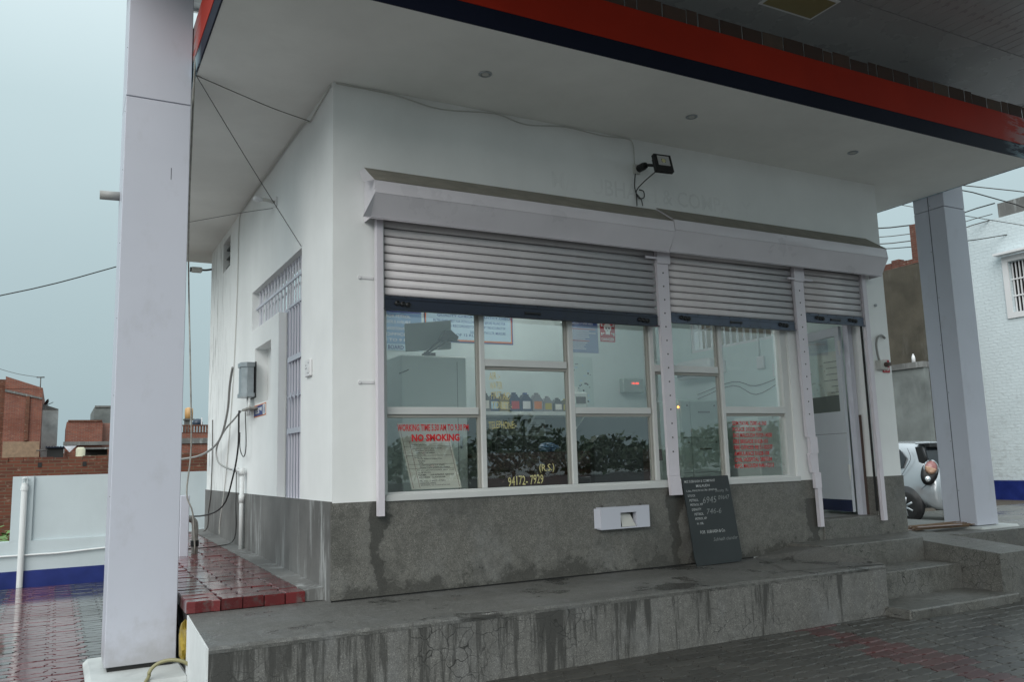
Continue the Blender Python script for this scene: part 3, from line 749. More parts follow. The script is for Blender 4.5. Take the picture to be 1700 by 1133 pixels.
box('shutter_barrel_cover', .38, 5.80, -.017, -.004, 3.25, 3.6, M['shutter'], B)

# --- front door (open inwards) and frame
dfm = MB().box(5.695, 5.756, .13, .198, ZF + .006, 3.0).box(4.935, 4.99, .13, .198, ZF + .006, 3.0).build('door_frame', M['lav'], B)
MB().box(4.9905, 5.6945, .13, .198, 2.93, 3.0).build('door_head', M['lav'], dfm)
box('frame_rust', 5.752, 5.7565, .10, .1295, ZF + .01, 1.75, simple('rusty_brown', (.09, .06, .05), .8, .4, 14), dfm)
hx, hy = 5.69, .215; ddx, ddy = math.cos(R(79)), math.sin(R(79))
def dl(u, n_, z): return (hx + u * ddx - n_ * ddy, hy + u * ddy + n_ * ddx, z)       # along leaf, thickness toward viewer
def leafbox(name, u0, u1, z0, z1, n0, n1, mat, par):
    V = [dl(u, n_, z) for z in (z0, z1) for u, n_ in ((u0, n0), (u1, n0), (u1, n1), (u0, n1))]
    return MB().add(V, [(3, 2, 1, 0), (4, 5, 6, 7), (0, 1, 5, 4), (1, 2, 6, 5), (2, 3, 7, 6), (3, 0, 4, 7)]).build(name, mat, par)
M['doorpaint'] = simple('grey_blue_door_paint', (.50, .54, .58), .4, .05)
door = leafbox('door', 0, .66, .735, 1.80, 0, .035, M['doorpaint'], B)
leafbox('door_kick_band', .002, .658, .737, .86, .0352, .038, M['navy'], door)
leafbox('door_stile', 0, .07, 1.8005, 2.72, 0, .035, M['doorpaint'], door); leafbox('door_stile', .59, .66, 1.8005, 2.72, 0, .035, M['doorpaint'], door)
leafbox('door_rail', .0705, .5895, 2.62, 2.72, 0, .035, M['doorpaint'], door)
leafbox('door_seam', .0, .66, 1.56, 1.564, .0352, .036, M['dark'], door)
leafbox('pane', .0705, .5895, 1.801, 2.6195, .014, .018, M['glass'], door)
leafbox('door_dark_film', .0705, .5895, 1.801, 1.98, .019, .021, simple('dark_film', (.10, .12, .11), .4), door)
for z in (1.12, 2.45): MB().lathe([(.014, 0), (.014, .11)], dl(-.01, .045, z), 8).lathe([(.007, -.05), (.007, .0)], dl(-.01, .045, z), 8).build('hinge', M['alu'], door)

# --- side grille window
GX = .052
wfr = gridwall('x', [.9172, 2.9888], [2.802, 3.2165], .085, .105, [(.96, 2.94, 2.84, 3.18)]).build('side_window', M['lav'], B)
for y in [0.95 + .098 * k for k in range(7)]: box('bar', GX, GX + .012, y, y + .016, ZP + .002, 3.215, M['bar'], wfr)
for y in [1.64 + .135 * k for k in range(10)]: box('bar', GX, GX + .012, y, y + .018, 2.803, 3.215, M['bar'], wfr)
box('cross_bar', GX - .012, GX - .0005, .918, 2.988, 3.03, 3.052, M['lav'], wfr)
box('cross_bar', GX - .012, GX - .0005, .918, 1.55, 2.795, 2.815, M['lav'], wfr)
for z in (2.30, 1.66): box('cross_bar', GX - .014, GX - .0005, .918, 1.55, z, z + .045, M['lav'], wfr)
box('cross_bar', GX - .012, GX - .0005, .918, 1.55, 1.98, 1.992, M['lav'], wfr)
for k in range(4): MB().box(GX - .022, GX - .0145, 1.0 + .13 * k, 1.03 + .13 * k, 1.955, 2.02, .004).build('collar', M['lav'], wfr)
box('shutter_sheet', .075, .0845, .918, 1.72, ZP + .003, 2.80, simple('lavender_sheet', (.30, .30, .37), .4, .08), wfr)
for k in range(12):
    y0 = .962 + k * .165
    box('glass_louvre', .094, .098, y0, y0 + .162, 2.841, 3.179, M['glass'], wfr)
box('jamb', .001, .0745, 1.745, 1.7595, ZP + .002, 2.799, M['wall'], B)
# ventilator
vt = box('ventilator', .12, .135, VY[0] + .001, VY[1] - .001, VY[2] + .001, VY[3] - .001, M['dark'], B)
for k in range(3): box('vent_slat', .04, .11, VY[0] + .002, VY[1] - .002, VY[2] + .06 + k * .12, VY[2] + .075 + k * .12, M['greywall'], vt)
tube('broken_pane_edge', [(.03, 4.38, 4.0), (.05, 4.62, 3.92), (.05, 4.88, 3.88)], .008, M['whiteprint'], vt)
# --- right window grille of the room
gr = gridwall('x', [1.4505, 2.9995], [2.781, 3.399], W - .19, W - .17, [(1.49, 2.96, 2.82, 3.36)]).build('side_window', M['white'], B)
for k in range(12): box('bar', W - .165, W - .15, 1.52 + .122 * k, 1.545 + .122 * k, 2.781, 3.399, M['white'], gr)
box('cross_bar', W - .149, W - .138, 1.451, 2.999, 3.08, 3.10, M['white'], gr)


# ------------------------------------------------------------------ red paved side walk along the left wall
sw = MB().add([(-.88, .20, .05), (-.002, .20, .05), (-.002, 5.95, .05), (-.88, 5.95, .05), (-.95, .20, .472), (-.002, .20, .472), (-.002, 5.95, .563), (-.95, 5.95, .563)],
              [(3, 2, 1, 0), (4, 5, 6, 7), (0, 1, 5, 4), (1, 2, 6, 5), (2, 3, 7, 6), (3, 0, 4, 7)]).build('side_walkway', M['joint'], kind='structure')
MB().box(-.905, -.89, .131, 5.95, -.05, .40).build('walkway_side', M['oldwhite'], sw)
MB().box(-.966, -.953, .86, 5.95, -.05, .468).build('walkway_side', M['oldwhite'], sw)
QX, QY = .142, .222
def zig_mesh():
    n_ = [(0, 0), (.25, .012), (.5, 0), (.75, -.012)]
    pts = [(t * QX, 0) for t in (0, .5)] + [(QX + o, t * QY) for t, o in n_] + [(t * QX, QY) for t in (1, .5)] + [(o, t * QY) for t, o in [(1, 0), (.75, -.012), (.5, 0), (.25, .012)]]
    a = [((x - QX / 2) * .975, (y - QY / 2) * .98) for x, y in pts]; b = [(x * .93, y * .95) for x, y in a]; n = len(a)
    V = [(x, y, -.075) for x, y in a] + [(x, y, -.007) for x, y in a] + [(x, y, 0) for x, y in b]
    F = [tuple(range(2 * n, 3 * n))]
    for i in range(n):
        j = (i + 1) % n; F += [(i, j, n + j, n + i), (n + i, n + j, 2 * n + j, 2 * n + i)]
    me = bpy.data.meshes.new('paver'); me.from_pydata(V, [], F); me.update(); me.materials.append(M['pavebrick']); return me
zm = zig_mesh()
def wp(x, y, rz):
    o = link('paver', zm, sw); zz = .486 + .016 * (y - .135)
    o.location = (x, y, zz + rnd.uniform(-.003, .003)); o.rotation_euler = (R(.92) + rnd.uniform(-.010, .010), rnd.uniform(-.010, .010), rz + rnd.uniform(-.01, .01))
for j in range(40): wp(-.957 + QY / 2 + .002, .135 + (j + .5) * QX, math.pi / 2)
for i in range(4):
    for j in range(26): wp(-.957 + QY + (i + .5) * (QX + .003) + .003, .135 + (j + .5) * QY + (0 if i % 2 == 0 else .0), 0)
MB().add([(-.155, .15, .488), (-.0145, .15, .50), (-.0145, 5.9, .60), (-.16, 5.9, .585), (-.155, .15, .41), (-.0145, .15, .41), (-.0145, 5.9, .41), (-.16, 5.9, .41)],
         [(0, 1, 2, 3), (4, 5, 1, 0), (6, 7, 3, 2), (0, 3, 7, 4), (1, 5, 6, 2)]).build('cement_fillet', M['cement'], sw)

# ------------------------------------------------------------------ columns
CY0, CY1 = .40, .83
colL = thing('canopy_column', 'lavender panelled canopy column in the left foreground', 'column', (-1.2, .6, 0), 'canopy columns')
def column(root, x0, x1, y0, y1, zb, zs, zt):
    MB().box(x0, x1, y0, y1, zb, zs - .003, .004).build('lower_cladding', M['lav'], root)
    MB().box(x0, x1, y0, y1, zs + .003, zt, .004).build('upper_cladding', M['lav'], root)
    box('core', x0 + .02, x1 - .02, y0 + .02, y1 - .02, zb - .03, zt, M['dark'], root)
column(colL, -1.425, -.978, CY0, CY1, .075, 4.10, 5.22)
for z in (4.5, 4.0, 3.55, 3.0, 2.45, 1.9, 1.2): MB().lathe([(.004, 0), (.003, -.003)], (-1.425, CY0 + .06, z), 6, 'x').build('screw', M['wire'], colL)
box('scratch', -1.105, -1.101, CY0 - .001, CY0 + .001, 3.50, 3.59, M['ink'], colL)
tube('drain_stub', [(-1.56, .75, 3.43), (-1.40, .75, 3.435)], .034, M['hosegrey'], colL, 14, 1)
blk = MB().box(-1.535, -.93, -.02, 1.0, -.05, .045, .03).build('column_base', M['oldwhite'], colL)
colR = thing('canopy_column', 'lavender panelled canopy column beside the steps and silver car', 'column', (7.35, .05, .49), 'canopy columns')
column(colR, 7.15, 7.53, -.154, .238, .522, 4.15, 5.22)
box('panel_seam', 7.1475, 7.1495, .040, .046, .53, 5.2, M['ink'], colR)
for k in range(7): MB().lathe([(.005, 0), (.004, -.003)], (7.1495, .043 + (.02 if k % 2 else -.02), .9 + k * .55), 6, 'x').build('screw', M['wire'], colR)
MB().box(7.06, 7.74, -.27, .45, .30, .515, .02).build('column_base', M['oldwhite'], colR)

# ------------------------------------------------------------------ pump canopy above
cn = thing('forecourt_canopy', 'dark forecourt canopy with white strip-panel underside above the kiosk roof', 'canopy', (4, -4, 5.2))
ZCN = 5.2
M['canopy'] = simple('canopy_panel', (.30, .295, .30), .28, .05, 2)
gridc = MB().box(-1.57, 7.76, -1.55, .97, ZCN, ZCN + .03).build('soffit_border', M['canopy'], cn)
k = 0; xx = -1.57
sm_ = MB().box(0, .118, -7.2, -1.553, 0, .012, .003).mesh('soffit_strip')
while xx < 7.65:
    o = link('soffit_strip', sm_, cn, M['canopy']); o.location = (xx, 0, ZCN + rnd.uniform(0, .002)); o.rotation_euler = (0, rnd.uniform(-.01, .01), 0); xx += .122
box('soffit_backing', -1.57, 7.76, -7.2, -1.552, ZCN + .02, ZCN + .04, M['dark'], cn)
for a in ((-1.60, 7.79, -7.23, -7.2), (-1.60, 7.79, .971, 1.0), (-1.60, -1.571, -7.199, .970), (7.761, 7.79, -7.199, .970)):
    box('canopy_fascia', *a, ZCN - .02, ZCN + .75, M['white'], cn)
box('canopy_roof', -1.57, 7.76, -7.2, .97, ZCN + .70, ZCN + .72, M['greywall'], cn)
lp = MB().box(3.37, 4.0, -1.50, -1.16, ZCN - .012, ZCN - .001, .004).build('light_frame', M['white'], cn)
box('light_diffuser', 3.40, 3.97, -1.47, -1.19, ZCN - .017, ZCN - .0125, M['yellowpanel'], lp)

# ------------------------------------------------------------------ fittings on the facade
fl = thing('floodlight', 'black square floodlight on the wall above the shutter hood', 'light', (2.95, -.1, 4.0))
def rotated(mb, c, rx, rz):
    Mx = Matrix.Translation(c) @ Matrix.Rotation(rz, 4, 'Z') @ Matrix.Rotation(rx, 4, 'X')
    mb.v = [tuple(Mx @ Vector(p)) for p in mb.v]; return mb
fc = Vector((2.945, -.30, 3.985)); frx, frz = R(-16), R(-6)
hb = rotated(MB().box(-.092, .092, -.022, .022, -.092, .092, .006).box(-.075, .075, .0225, .05, -.07, .07, .004), fc, frx, frz).build('housing', M['black'], fl)
fr_ = MB()
prof = [(-.062, -.032), (.062, -.032), (.062, .07), (-.062, .07)]
inn = [(-.022, 0), (.022, 0), (.022, .038), (-.022, .038)]
V = [(u, -.0235, v) for u, v in prof] + [(u, -.0226, v) for u, v in inn]
rotated(MB().add(V, [(0, 1, 5, 4), (1, 2, 6, 5), (2, 3, 7, 6), (3, 0, 4, 7)]), fc, frx, frz).build('reflector', M['chrome'], fl)
rotated(MB().lathe([(.021, -.0227), (.018, -.026)], (0, 0, .019), 16, 'y'), fc, frx, frz).build('led', simple('led_yellow', (.6, .56, .3), .4), fl)
tube('swivel', [(2.945, -.25, 3.985), (2.93, -.20, 4.0), (2.90, -.14, 4.02)], .014, M['black'], fl)
MB().lathe([(.036, -.03), (.036, -.10), (.028, -.13)], (2.885, 0, 4.02), 14, 'y').build('socket', M['black'], fl)
MB().box(2.83, 2.90, -.03, -.001, 3.97, 4.06, .004).lathe([(.03, -.03), (.03, -.045)], (2.885, 0, 4.02), 14, 'y').build('junction_box', M['offwhite'], fl)
tube('flex', [(2.90, -.24, 3.92), (2.86, -.12, 3.86), (2.84, -.03, 3.80), (2.87, -.02, 3.74), (2.93, -.02, 3.75), (2.93, -.02, 3.81), (2.88, -.02, 3.82)], .005, M['wireblack'], fl)
tube('flex', [(2.845, -.02, 3.97), (2.835, -.014, 3.85), (2.85, -.014, 3.76), (2.845, -.02, 3.66)], .005, M['wireblack'], fl)
tube('flex', [(2.85, -.016, 3.78), (2.90, -.016, 3.73), (2.915, -.016, 3.67)], .004, M['wireblack'], fl)
link('wall_cable', MB().tube([(.02, -.01, 4.30), (.5, -.01, 4.295), (.9, -.008, 4.25), (1.4, -.01, 4.30), (1.7, -.008, 4.255), (2.1, -.01, 4.30), (2.5, -.01, 4.285), (2.78, -.01, 4.30), (2.845, -.01, 4.25), (2.85, -.01, 4.06)], .005, 5, 4).mesh('c', True), None, M['offwhite'],
     label='thin pale cable sagging along the top of the front wall to the floodlight', cat='cable')
link('wall_cable', MB().tube([(-.012, .02, 4.29), (-.01, .4, 4.26), (-.012, .63, 4.23), (-.012, .9, 4.29), (-.012, 2, 4.295), (-.012, 3.4, 4.29), (-.012, 3.75, 4.2), (-.012, 3.8, 3.4), (-.012, 3.95, 2.4), (-.012, 4.3, 1.3), (-.02, 4.6, .75), (-.02, 4.62, .6)], .006, 5, 4).mesh('c', True), None, M['offwhite'],
     label='thin pale cable clipped down the left side wall from the soffit', cat='cable')

# emergency stop switch with red sign
es = thing('stop_switch', 'grey push-button box with conduit and red stop plate on the right pier', 'switch', (6.0, -.03, 2.27))
MB().box(5.925, 6.03, -.07, -.001, 2.225, 2.325, .006).build('box', M['offwhite'], es)
MB().lathe([(.028, -.07), (.028, -.085), (.02, -.105), (.022, -.125)], (6.0, 0, 2.275), 12, 'y').build('button', simple('brown_button', (.09, .06, .05), .5), es)
sp_ = box('plate', 6.031, 6.135, -.012, -.001, 2.20, 2.335, M['redsign'], es)
text('STOP', 6.036, 6.13, 2.215, 2.255, lambda u, z: (u, -.0125, z), M['whiteprint'], sp_, bold=.03)
tube('conduit', [(5.955, -.03, 2.325), (5.93, -.035, 2.40), (5.925, -.035, 2.50), (5.96, -.035, 2.575), (6.03, -.03, 2.60), (6.10, -.012, 2.575)], .012, M['hosegrey'], es)
bt = MB().lathe([(.016, 0), (.014, -.02), (.006, -.028)], (6.0, -.001, 2.93), 12, 'y').build('wall_bolt', M['galv'], label='single round bolt head on the right pier above the stop switch', cat='bolt')

# suggestion / receipt box
sb = thing('drop_box', 'white wall box with a square opening fixed to the speckled plinth', 'box', (2.45, -.05, .87))
pol = [(2.205, .80), (2.235, .778), (2.69, .778), (2.703, .80), (2.70, .945), (2.665, .972), (2.25, .965), (2.205, .95)]
gridwall('y', [2.258, 2.762], [.775, .958], -.085, -.016, [(2.458, 2.625, .787, .907)]).build('case', M['lav'], sb)
MB().prism([(2.235, -.016), (2.2575, -.016), (2.2575, -.083)], lambda u, v, t: (u, v, t), .785, .948).build('bevel_side', M['lav'], sb)
box('slot_back', 2.459, 2.624, -.03, -.025, .788, .906, M['dark'], sb)
MB().add([(2.47, -.083, .789), (2.615, -.083, .789), (2.59, -.035, .89), (2.49, -.035, .90)], [(0, 1, 2, 3)]).build('paper_flap', M['offwhite'], sb)
box('coin_slot', 2.43, 2.57, -.07, -.055, .9582, .9595, M['ink'], sb)
for x in (2.31, 2.71): MB().lathe([(.01, .0), (.008, .018)], (x, -.03, .958), 8).build('hanger', M['wire'], sb)

# chalkboard
cb_ = thing('chalkboard', 'leaning black stock board with chalk writing below the shop window', 'board', (3.43, -.15, ZL))
b0, b1 = Vector((3.175, -.160, ZL + .003)), Vector((3.712, -.172, ZL + .012)); t0, t1 = Vector((3.155, -.055, 1.175)), Vector((3.695, -.062, 1.182))
def brd(u, v, n_=0):
    p = (b0 * (1 - u) + b1 * u) * (1 - v) + (t0 * (1 - u) + t1 * u) * v
    warp_ = .02 * math.sin(v * 2.3) * (1 - u)
    nrm = (b1 - b0).cross(t0 - b0).normalized(); return p + nrm * (n_ + warp_ * .4)
V = []; F = []; N = 10
ul = lambda v: .02 * (v < .04)
for n_ in (0, -.009):
    for i in range(N + 1):
        for j in range(N + 1): V.append(brd(.03 * max(0, 1 - i * 1.6) if j == 0 else (j / N - (.035 if j == N and i == 0 else 0)), i / N, n_))
q = (N + 1) ** 2
for i in range(N):
    for j in range(N):
        a = i * (N + 1) + j; F += [(a, a + 1, a + N + 2, a + N + 1), (q + a, q + a + N + 1, q + a + N + 2, q + a + 1)]
for i in range(N):
    a, b = i, i + 1; F.append((a, q + a, q + b, b)); a, b = N * (N + 1) + i, N * (N + 1) + i + 1; F.append((a, b, q + b, q + a))
    a, b = i * (N + 1), (i + 1) * (N + 1); F.append((a, b, q + b, q + a)); a, b = a + N, b + N; F.append((a, q + a, q + b, b))
board = MB().add(V, F).build('panel', M['slate'], cb_)
bp = lambda u, v: brd(u, v, .0012)
for s_, u0, u1, v0, v1 in (("M/S SUBHASH & COMPANY", .04, .70, .935, .965), ("MALAUDH", .27, .56, .88, .91), ("L.No. P/HC/9/14/1781 (PHI714)", .05, .70, .825, .853), ("STOCK", .06, .22, .775, .80),
                           ("PETROL", .08, .27, .72, .748), ("PETROL XP", .085, .35, .67, .695), ("DENSITY", .10, .30, .615, .642), ("PETROL", .14, .33, .56, .588), ("PETROL XP", .14, .38, .51, .535), ("H. OIL", .16, .30, .455, .48),
                           ("FOR  SUBHASH & Co.", .20, .73, .35, .385)):
    text(s_, u0, u1, v0, v1, bp, M['chalk'], board, bold=.006)
M['chalkthin'] = simple('thin_chalk', (.26, .28, .28), .8, .6, 40)
for s_, u0, u1, v0, v1 in (("6945", .36, .66, .69, .765), ("09647", .70, .95, .72, .77), ("Density  Rs", .66, .95, .80, .845), ("746-6", .40, .72, .565, .625), ("Subhash chander", .45, .97, .255, .295)):
    text(s_, u0, u1, v0, v1, bp, M['chalkthin'], board, bold=-.003, shear=.25)

# ------------------------------------------------------------------ fittings on the left wall
lb = thing('wall_bulb', 'white bulb in an angled holder high on the left side wall', 'bulb', (-.01, 1.9, 3.9))
MB().box(-.015, -.001, 1.86, 1.92, 3.85, 3.95, .006).build('base', M['white'], lb)
tube('holder', [(-.02, 1.90, 3.90), (-.07, 1.94, 3.925), (-.12, 1.95, 3.93)], .016, M['offwhite'], lb, 10, 1)
MB().lathe([(.015, -.12), (.028, -.15), (.031, -.175), (.02, -.205), (.004, -.213)], (0, 1.95, 3.93), 14, 'x').build('glass', M['white'], lb, True)
ss = thing('wall_socket', 'white switch and socket plate beside the side grille window', 'socket', (-.01, .63, 2.15))
MB().box(-.022, -.001, .555, .71, 2.082, 2.22, .006).build('plate', M['white'], ss)
MB().box(-.028, -.0225, .575, .63, 2.11, 2.16, .003).build('rocker', M['white'], ss)
for dy, dz in ((.655, 2.15), (.685, 2.15), (.67, 2.175), (.60, 2.19)): MB().lathe([(.006, 0), (.006, -.001)], (-.0226, dy, dz), 8, 'x').build('socket_hole', M['ink'], ss)
mb_ = thing('meter_cabinet', 'galvanised metal cabinet with rounded front hung on the left side wall', 'cabinet', (-.1, 2.85, 2.28))
def octo(y0, y1, x0, x1, c): return [(x0, y0 + c), (x0, y1 - c), (x0 + c, y1), (x1, y1), (x1, y0), (x0 + c, y0)]
MB().prism(octo(2.74, 2.97, -.135, -.02, .05), lambda u, v, t: (u, v, t), 2.13, 2.40).build('case', M['galv'], mb_)
MB().prism(octo(2.725, 2.985, -.145, -.012, .052), lambda u, v, t: (u, v, t), 2.4005, 2.445).build('top_cap', M['galv'], mb_)
MB().prism(octo(2.725, 2.985, -.145, -.012, .052), lambda u, v, t: (u, v, t), 2.09, 2.1295).build('bottom_cap', M['galv'], mb_)
box('back_plate', -.0115, -.001, 2.71, 3.0, 2.08, 2.45, M['black'], mb_)
for y in (2.75, 2.83): tube('down_pipe', [(-.06, y, 2.09), (-.06, y, 1.90)], .012, M['pvc'], mb_)
MB().box(-.09, -.001, 2.60, 2.98, 1.958, 1.98, .004).build('angle_bracket', M['pipeold'], mb_)
stk = thing('sticker_sign', 'small blue and orange sticker sign below the wall niche', 'sign', (-.002, 2.5, 1.94))
box('sheet', -.003, -.001, 2.235, 2.795, 1.878, 1.998, M['orangeprint'], stk)
box('blue_field', -.0045, -.0031, 2.37, 2.785, 1.888, 1.988, M['navyprint'], stk)
box('white_field', -.0045, -.0031, 2.245, 2.369, 1.888, 1.988, M['whiteprint'], stk)
text('पुरुष', 2.40, 2.75, 1.91, 1.965, lambda u, z: (-.005, 5.15 - u, z), M['whiteprint'], stk, bold=.02)
MB().lathe([(.011, 0), (.011, -.0006)], (-.0046, 2.305, 1.972), 10, 'x').build('figure_icon', M['navyprint'], stk)
MB().prism([(2.29, 1.96), (2.32, 1.96), (2.325, 1.925), (2.315, 1.895), (2.295, 1.895), (2.285, 1.925)], lambda u, v, t: (t, u, v), -.0052, -.0046).build('figure_icon', M['navyprint'], stk)
cc = thing('security_camera', 'small dark bullet security camera at the far left wall corner', 'camera', (-.05, 5.85, 4.1))
MB().box(-.26, -.12, 5.80, 5.88, 4.04, 4.11, .012).build('body', M['offwhite'], cc); MB().box(-.275, -.2605, 5.805, 5.875, 4.045, 4.105, .004).build('lens_hood', M['black'], cc)
tube('arm', [(-.14, 5.84, 4.08), (-.07, 5.83, 4.08), (-.001, 5.80, 4.09)], .014, M['wire'], cc)
link('water_pipe', MB().tube([(-.05, 3.12, .53), (-.05, 3.12, 1.34)], .024, 10, 1).tube([(-.05, 3.10, 1.34), (-.05, 3.62, 1.365)], .017, 8, 1).lathe([(.030, 1.02), (.030, 1.10)], (-.05, 3.12, 0), 10).lathe([(.032, 1.30), (.032, 1.375)], (-.05, 3.12, 0), 10).lathe([(.026, 3.40), (.026, 3.55)], (-.05, 0, 1.357), 10, 'y').mesh('p', True), None, M['pvc'], label='thin white plastic pipe standing against the left side wall', cat='pipe')
def cable(lbl, pts, r, mat, name='cable', cat='cable'): return link(name, MB().tube(pts, r, 6, 5).mesh('c', True), None, M[mat], label=lbl, cat=cat)
cable('grey hose curving from the metal cabinet out past the rear corner', [(-.18, 3.04, 2.42), (-.16, 3.3, 2.25), (-.13, 3.6, 1.98), (-.12, 4.15, 1.70), (-.15, 5.2, 1.56), (-.30, 6.1, 1.52), (-.55, 6.3, 1.52)], .013, 'hosegrey', 'hose', 'hose')
cable('thin pale hose looping from the bracket to the white water pipe', [(-.10, 2.98, 1.96), (-.09, 3.4, 1.90), (-.09, 4.0, 1.80), (-.09, 4.5, 1.62), (-.09, 4.35, 1.45), (-.06, 3.8, 1.37), (-.05, 3.62, 1.365)], .010, 'hosegrey', 'hose', 'hose')
cable('black cable hanging from the bracket and swinging down left', [(-.12, 2.96, 1.96), (-.10, 3.08, 1.9), (-.08, 3.2, 1.6), (-.08, 3.45, 1.3), (-.10, 3.95, .96), (-.25, 4.6, .83), (-.6, 5.0, .86), (-.7, 4.2, .87)], .009, 'wireblack')
cable('thin dark cable loop hanging below the bracket', [(-.07, 2.9, 1.95), (-.06, 2.88, 1.6), (-.06, 3.0, 1.49), (-.06, 3.2, 1.58), (-.06, 3.22, 1.75)], .005, 'wireblack')
cable('thin dark cable running down the cement side plinth', [(-.02, 3.6, 1.35), (-.03, 3.55, 1.0), (-.03, 3.6, .62), (-.2, 3.65, .55), (-.5, 3.6, .545), (-.7, 3.55, .54)], .005, 'wireblack')
cable('dark cable down the far rear corner of the side wall', [(-.02, 5.3, 2.0), (-.02, 5.28, 1.2), (-.03, 5.4, .85), (-.05, 5.5, .6), (-.3, 5.6, .58), (-.6, 5.6, .58)], .007, 'wire')
cable('grey cable dropping beside the foreground column to the floor', [(-.965, .32, 4.45), (-.968, .35, 4.2), (-.85, 1.4, 3.5), (-.66, 2.8, 3.15), (-.63, 2.8, 2.45), (-.60, 2.8, 1.6), (-.63, 2.8, 1.15), (-.57, 2.8, .95), (-.53, 2.85, .55)], .008, 'pipeold')
cable('straight taut wire from the roof edge to the side grille window', [(-.967, .31, 4.32), (-.5, .61, 3.78), (-.005, .915, 3.225)], .003, 'wireblack')
cable('slack wire from the roof edge to the side wall top', [(-.967, .31, 4.31), (-.7, .38, 4.27), (-.35, .5, 4.235), (-.005, .63, 4.23)], .0035, 'wire')
cable('wire from the wall bulb running left under the soffit', [(-.02, 1.97, 3.86), (-.25, 2.3, 3.88), (-.6, 2.9, 3.92), (-.95, 3.5, 3.96)], .003, 'wire')
lp2 = thing('drain_pipe', 'grimy bent drain pipe rising from the red side walkway', 'pipe', (-.5, 3.2, .5))
tube('pipe', [(-.49, 3.2, .48), (-.49, 3.2, .70), (-.49, 3.2, .80), (-.51, 3.2, .86), (-.58, 3.2, .88), (-.85, 3.2, .90)], .032, M['pipeold'], lp2, 12)
MB().lathe([(.040, .60), (.040, .66)], (-.49, 3.2, 0), 12).build('joint_collar', M['wireblack'], lp2)
gp_ = MB().box(-.66, -.575, 3.0, 3.09, .50, 1.12, .006).build('square_post', M['lav'], label='short lavender square post on the side walkway behind the column', cat='post')

# --- bag, hose near column
def lump(c, r, seed, n=14, m=10):
    q = random.Random(seed); V = []; F = []
    for i in range(m + 1):
        th = math.pi * i / m
        for k in range(n):
            a = 2 * math.pi * k / n; s_ = 1 + q.uniform(-.22, .22)
            V.append((c[0] + r[0] * s_ * math.sin(th) * math.cos(a), c[1] + r[1] * s_ * math.sin(th) * math.sin(a), c[2] + r[2] * s_ * math.cos(th)))
    for i in range(m):
        for k in range(n): F.append((i * n + k, i * n + (k + 1) % n, (i + 1) * n + (k + 1) % n, (i + 1) * n + k))
    return MB().add(V, F)
lump((-.945, .24, .215), (.035, .07, .13), 3).build('plastic_bag', M['bag'], None, False, label='crumpled yellow plastic bag wedged between the column and the ledge', cat='bag')
hs_ = [(-1.185 + .13 - .13 * math.cos(a), .03 + .02 * math.sin(a * 2), .06 + .09 * max(0, math.sin(a)) + .0) for a in [math.pi * k / 10 for k in range(11)]]
hs_ = [(-1.24, -.12, .03)] + hs_ + [(-.92, -.12, .02), (-.95, -.4, .015)]
cable('olive garden hose looped over the column base', hs_, .012, 'hosegreen', 'hose', 'hose')

# reeds bundle on the landing
rb = MB(); rp_ = MB()
for k in range(46):
    a = rnd.uniform(-.03, .10); y = .02 + rnd.uniform(-.09, .09); z = .522 + rnd.uniform(0, .035); x0 = 6.24 + rnd.uniform(-.02, .12); L = rnd.uniform(.6, .92)
    (rb if k < 36 else rp_).tube([(x0, y, z), (x0 + L, y - L * a - .02, z + rnd.uniform(-.006, .01))], rnd.uniform(.003, .006), 5, 1)
bb = thing('reed_bundle', 'bundle of thin dry brown reeds lying on the landing by the right column', 'broom', (6.7, 0, .52))
rb.build('reeds', M['reed'], bb); rp_.build('pale_reeds', M['reedpale'], bb)

# ------------------------------------------------------------------ room contents behind the glass
cab = thing('steel_cupboard', 'pale steel cupboard behind the leftmost window pane', 'cupboard', (1.4, 1.55, ZF))
MB().box(1.03, 1.70, 1.30, 1.75, ZF, 2.38, .01).build('case', M['whitecab'], cab)
box('door_gap', 1.60, 1.604, 1.2985, 1.30, ZF + .05, 2.33, M['ink'], cab); MB().box(1.62, 1.64, 1.28, 1.299, 1.5, 1.62, .003).build('handle', M['galv'], cab)
gpn = thing('monitor_screen', 'flat grey screen seen from behind through the leftmost window pane', 'screen', (1.45, 1.6, 2.4))
V = [(1.21, 1.60, 2.46), (1.68, 1.60, 2.50), (1.68, 1.60, 2.79), (1.20, 1.60, 2.73)]
MB().add(V + [(x, y + .05, z) for x, y, z in V], [(0, 1, 2, 3), (7, 6, 5, 4), (0, 4, 5, 1), (1, 5, 6, 2), (2, 6, 7, 3), (3, 7, 4, 0)]).build('shell', simple('grey_shell', (.24, .27, .26), .5, .04), gpn)
box('foot', 1.40, 1.50, 1.58, 1.70, 2.381, 2.45, M['wire'], gpn)
dl_ = thing('desk_lamp', 'black lamp head on a bent arm in front of the grey screen', 'lamp', (1.37, 1.5, 2.4))
MB().prism([(1.50, 2.57), (1.56, 2.665), (1.62, 2.665), (1.70, 2.60), (1.68, 2.56), (1.60, 2.575), (1.55, 2.555)], lambda u, v, t: (u, t, v), 1.46, 1.54).build('head', M['black'], dl_)
tube('arm', [(1.37, 1.5, 2.44), (1.46, 1.5, 2.52), (1.54, 1.5, 2.58)], .010, M['black'], dl_); tube('arm', [(1.38, 1.5, 2.43), (1.50, 1.5, 2.50), (1.60, 1.5, 2.56), (1.72, 1.5, 2.565)], .008, M['black'], dl_)
MB().box(1.35, 1.40, 1.47, 1.53, 2.381, 2.445, .005).build('joint', M['black'], dl_)
tube('flex', [(1.37, 1.49, 2.43), (1.28, 1.45, 2.36), (1.2, 1.4, 2.30), (1.1, 1.3, 2.24), (1.0, 1.27, 2.20)], .005, M['wireblack'], dl_)
tb = thing('tube_light', 'lit fluorescent tube on the room ceiling behind the roller shutters', 'light', (3.0, 1.7, 3.95))
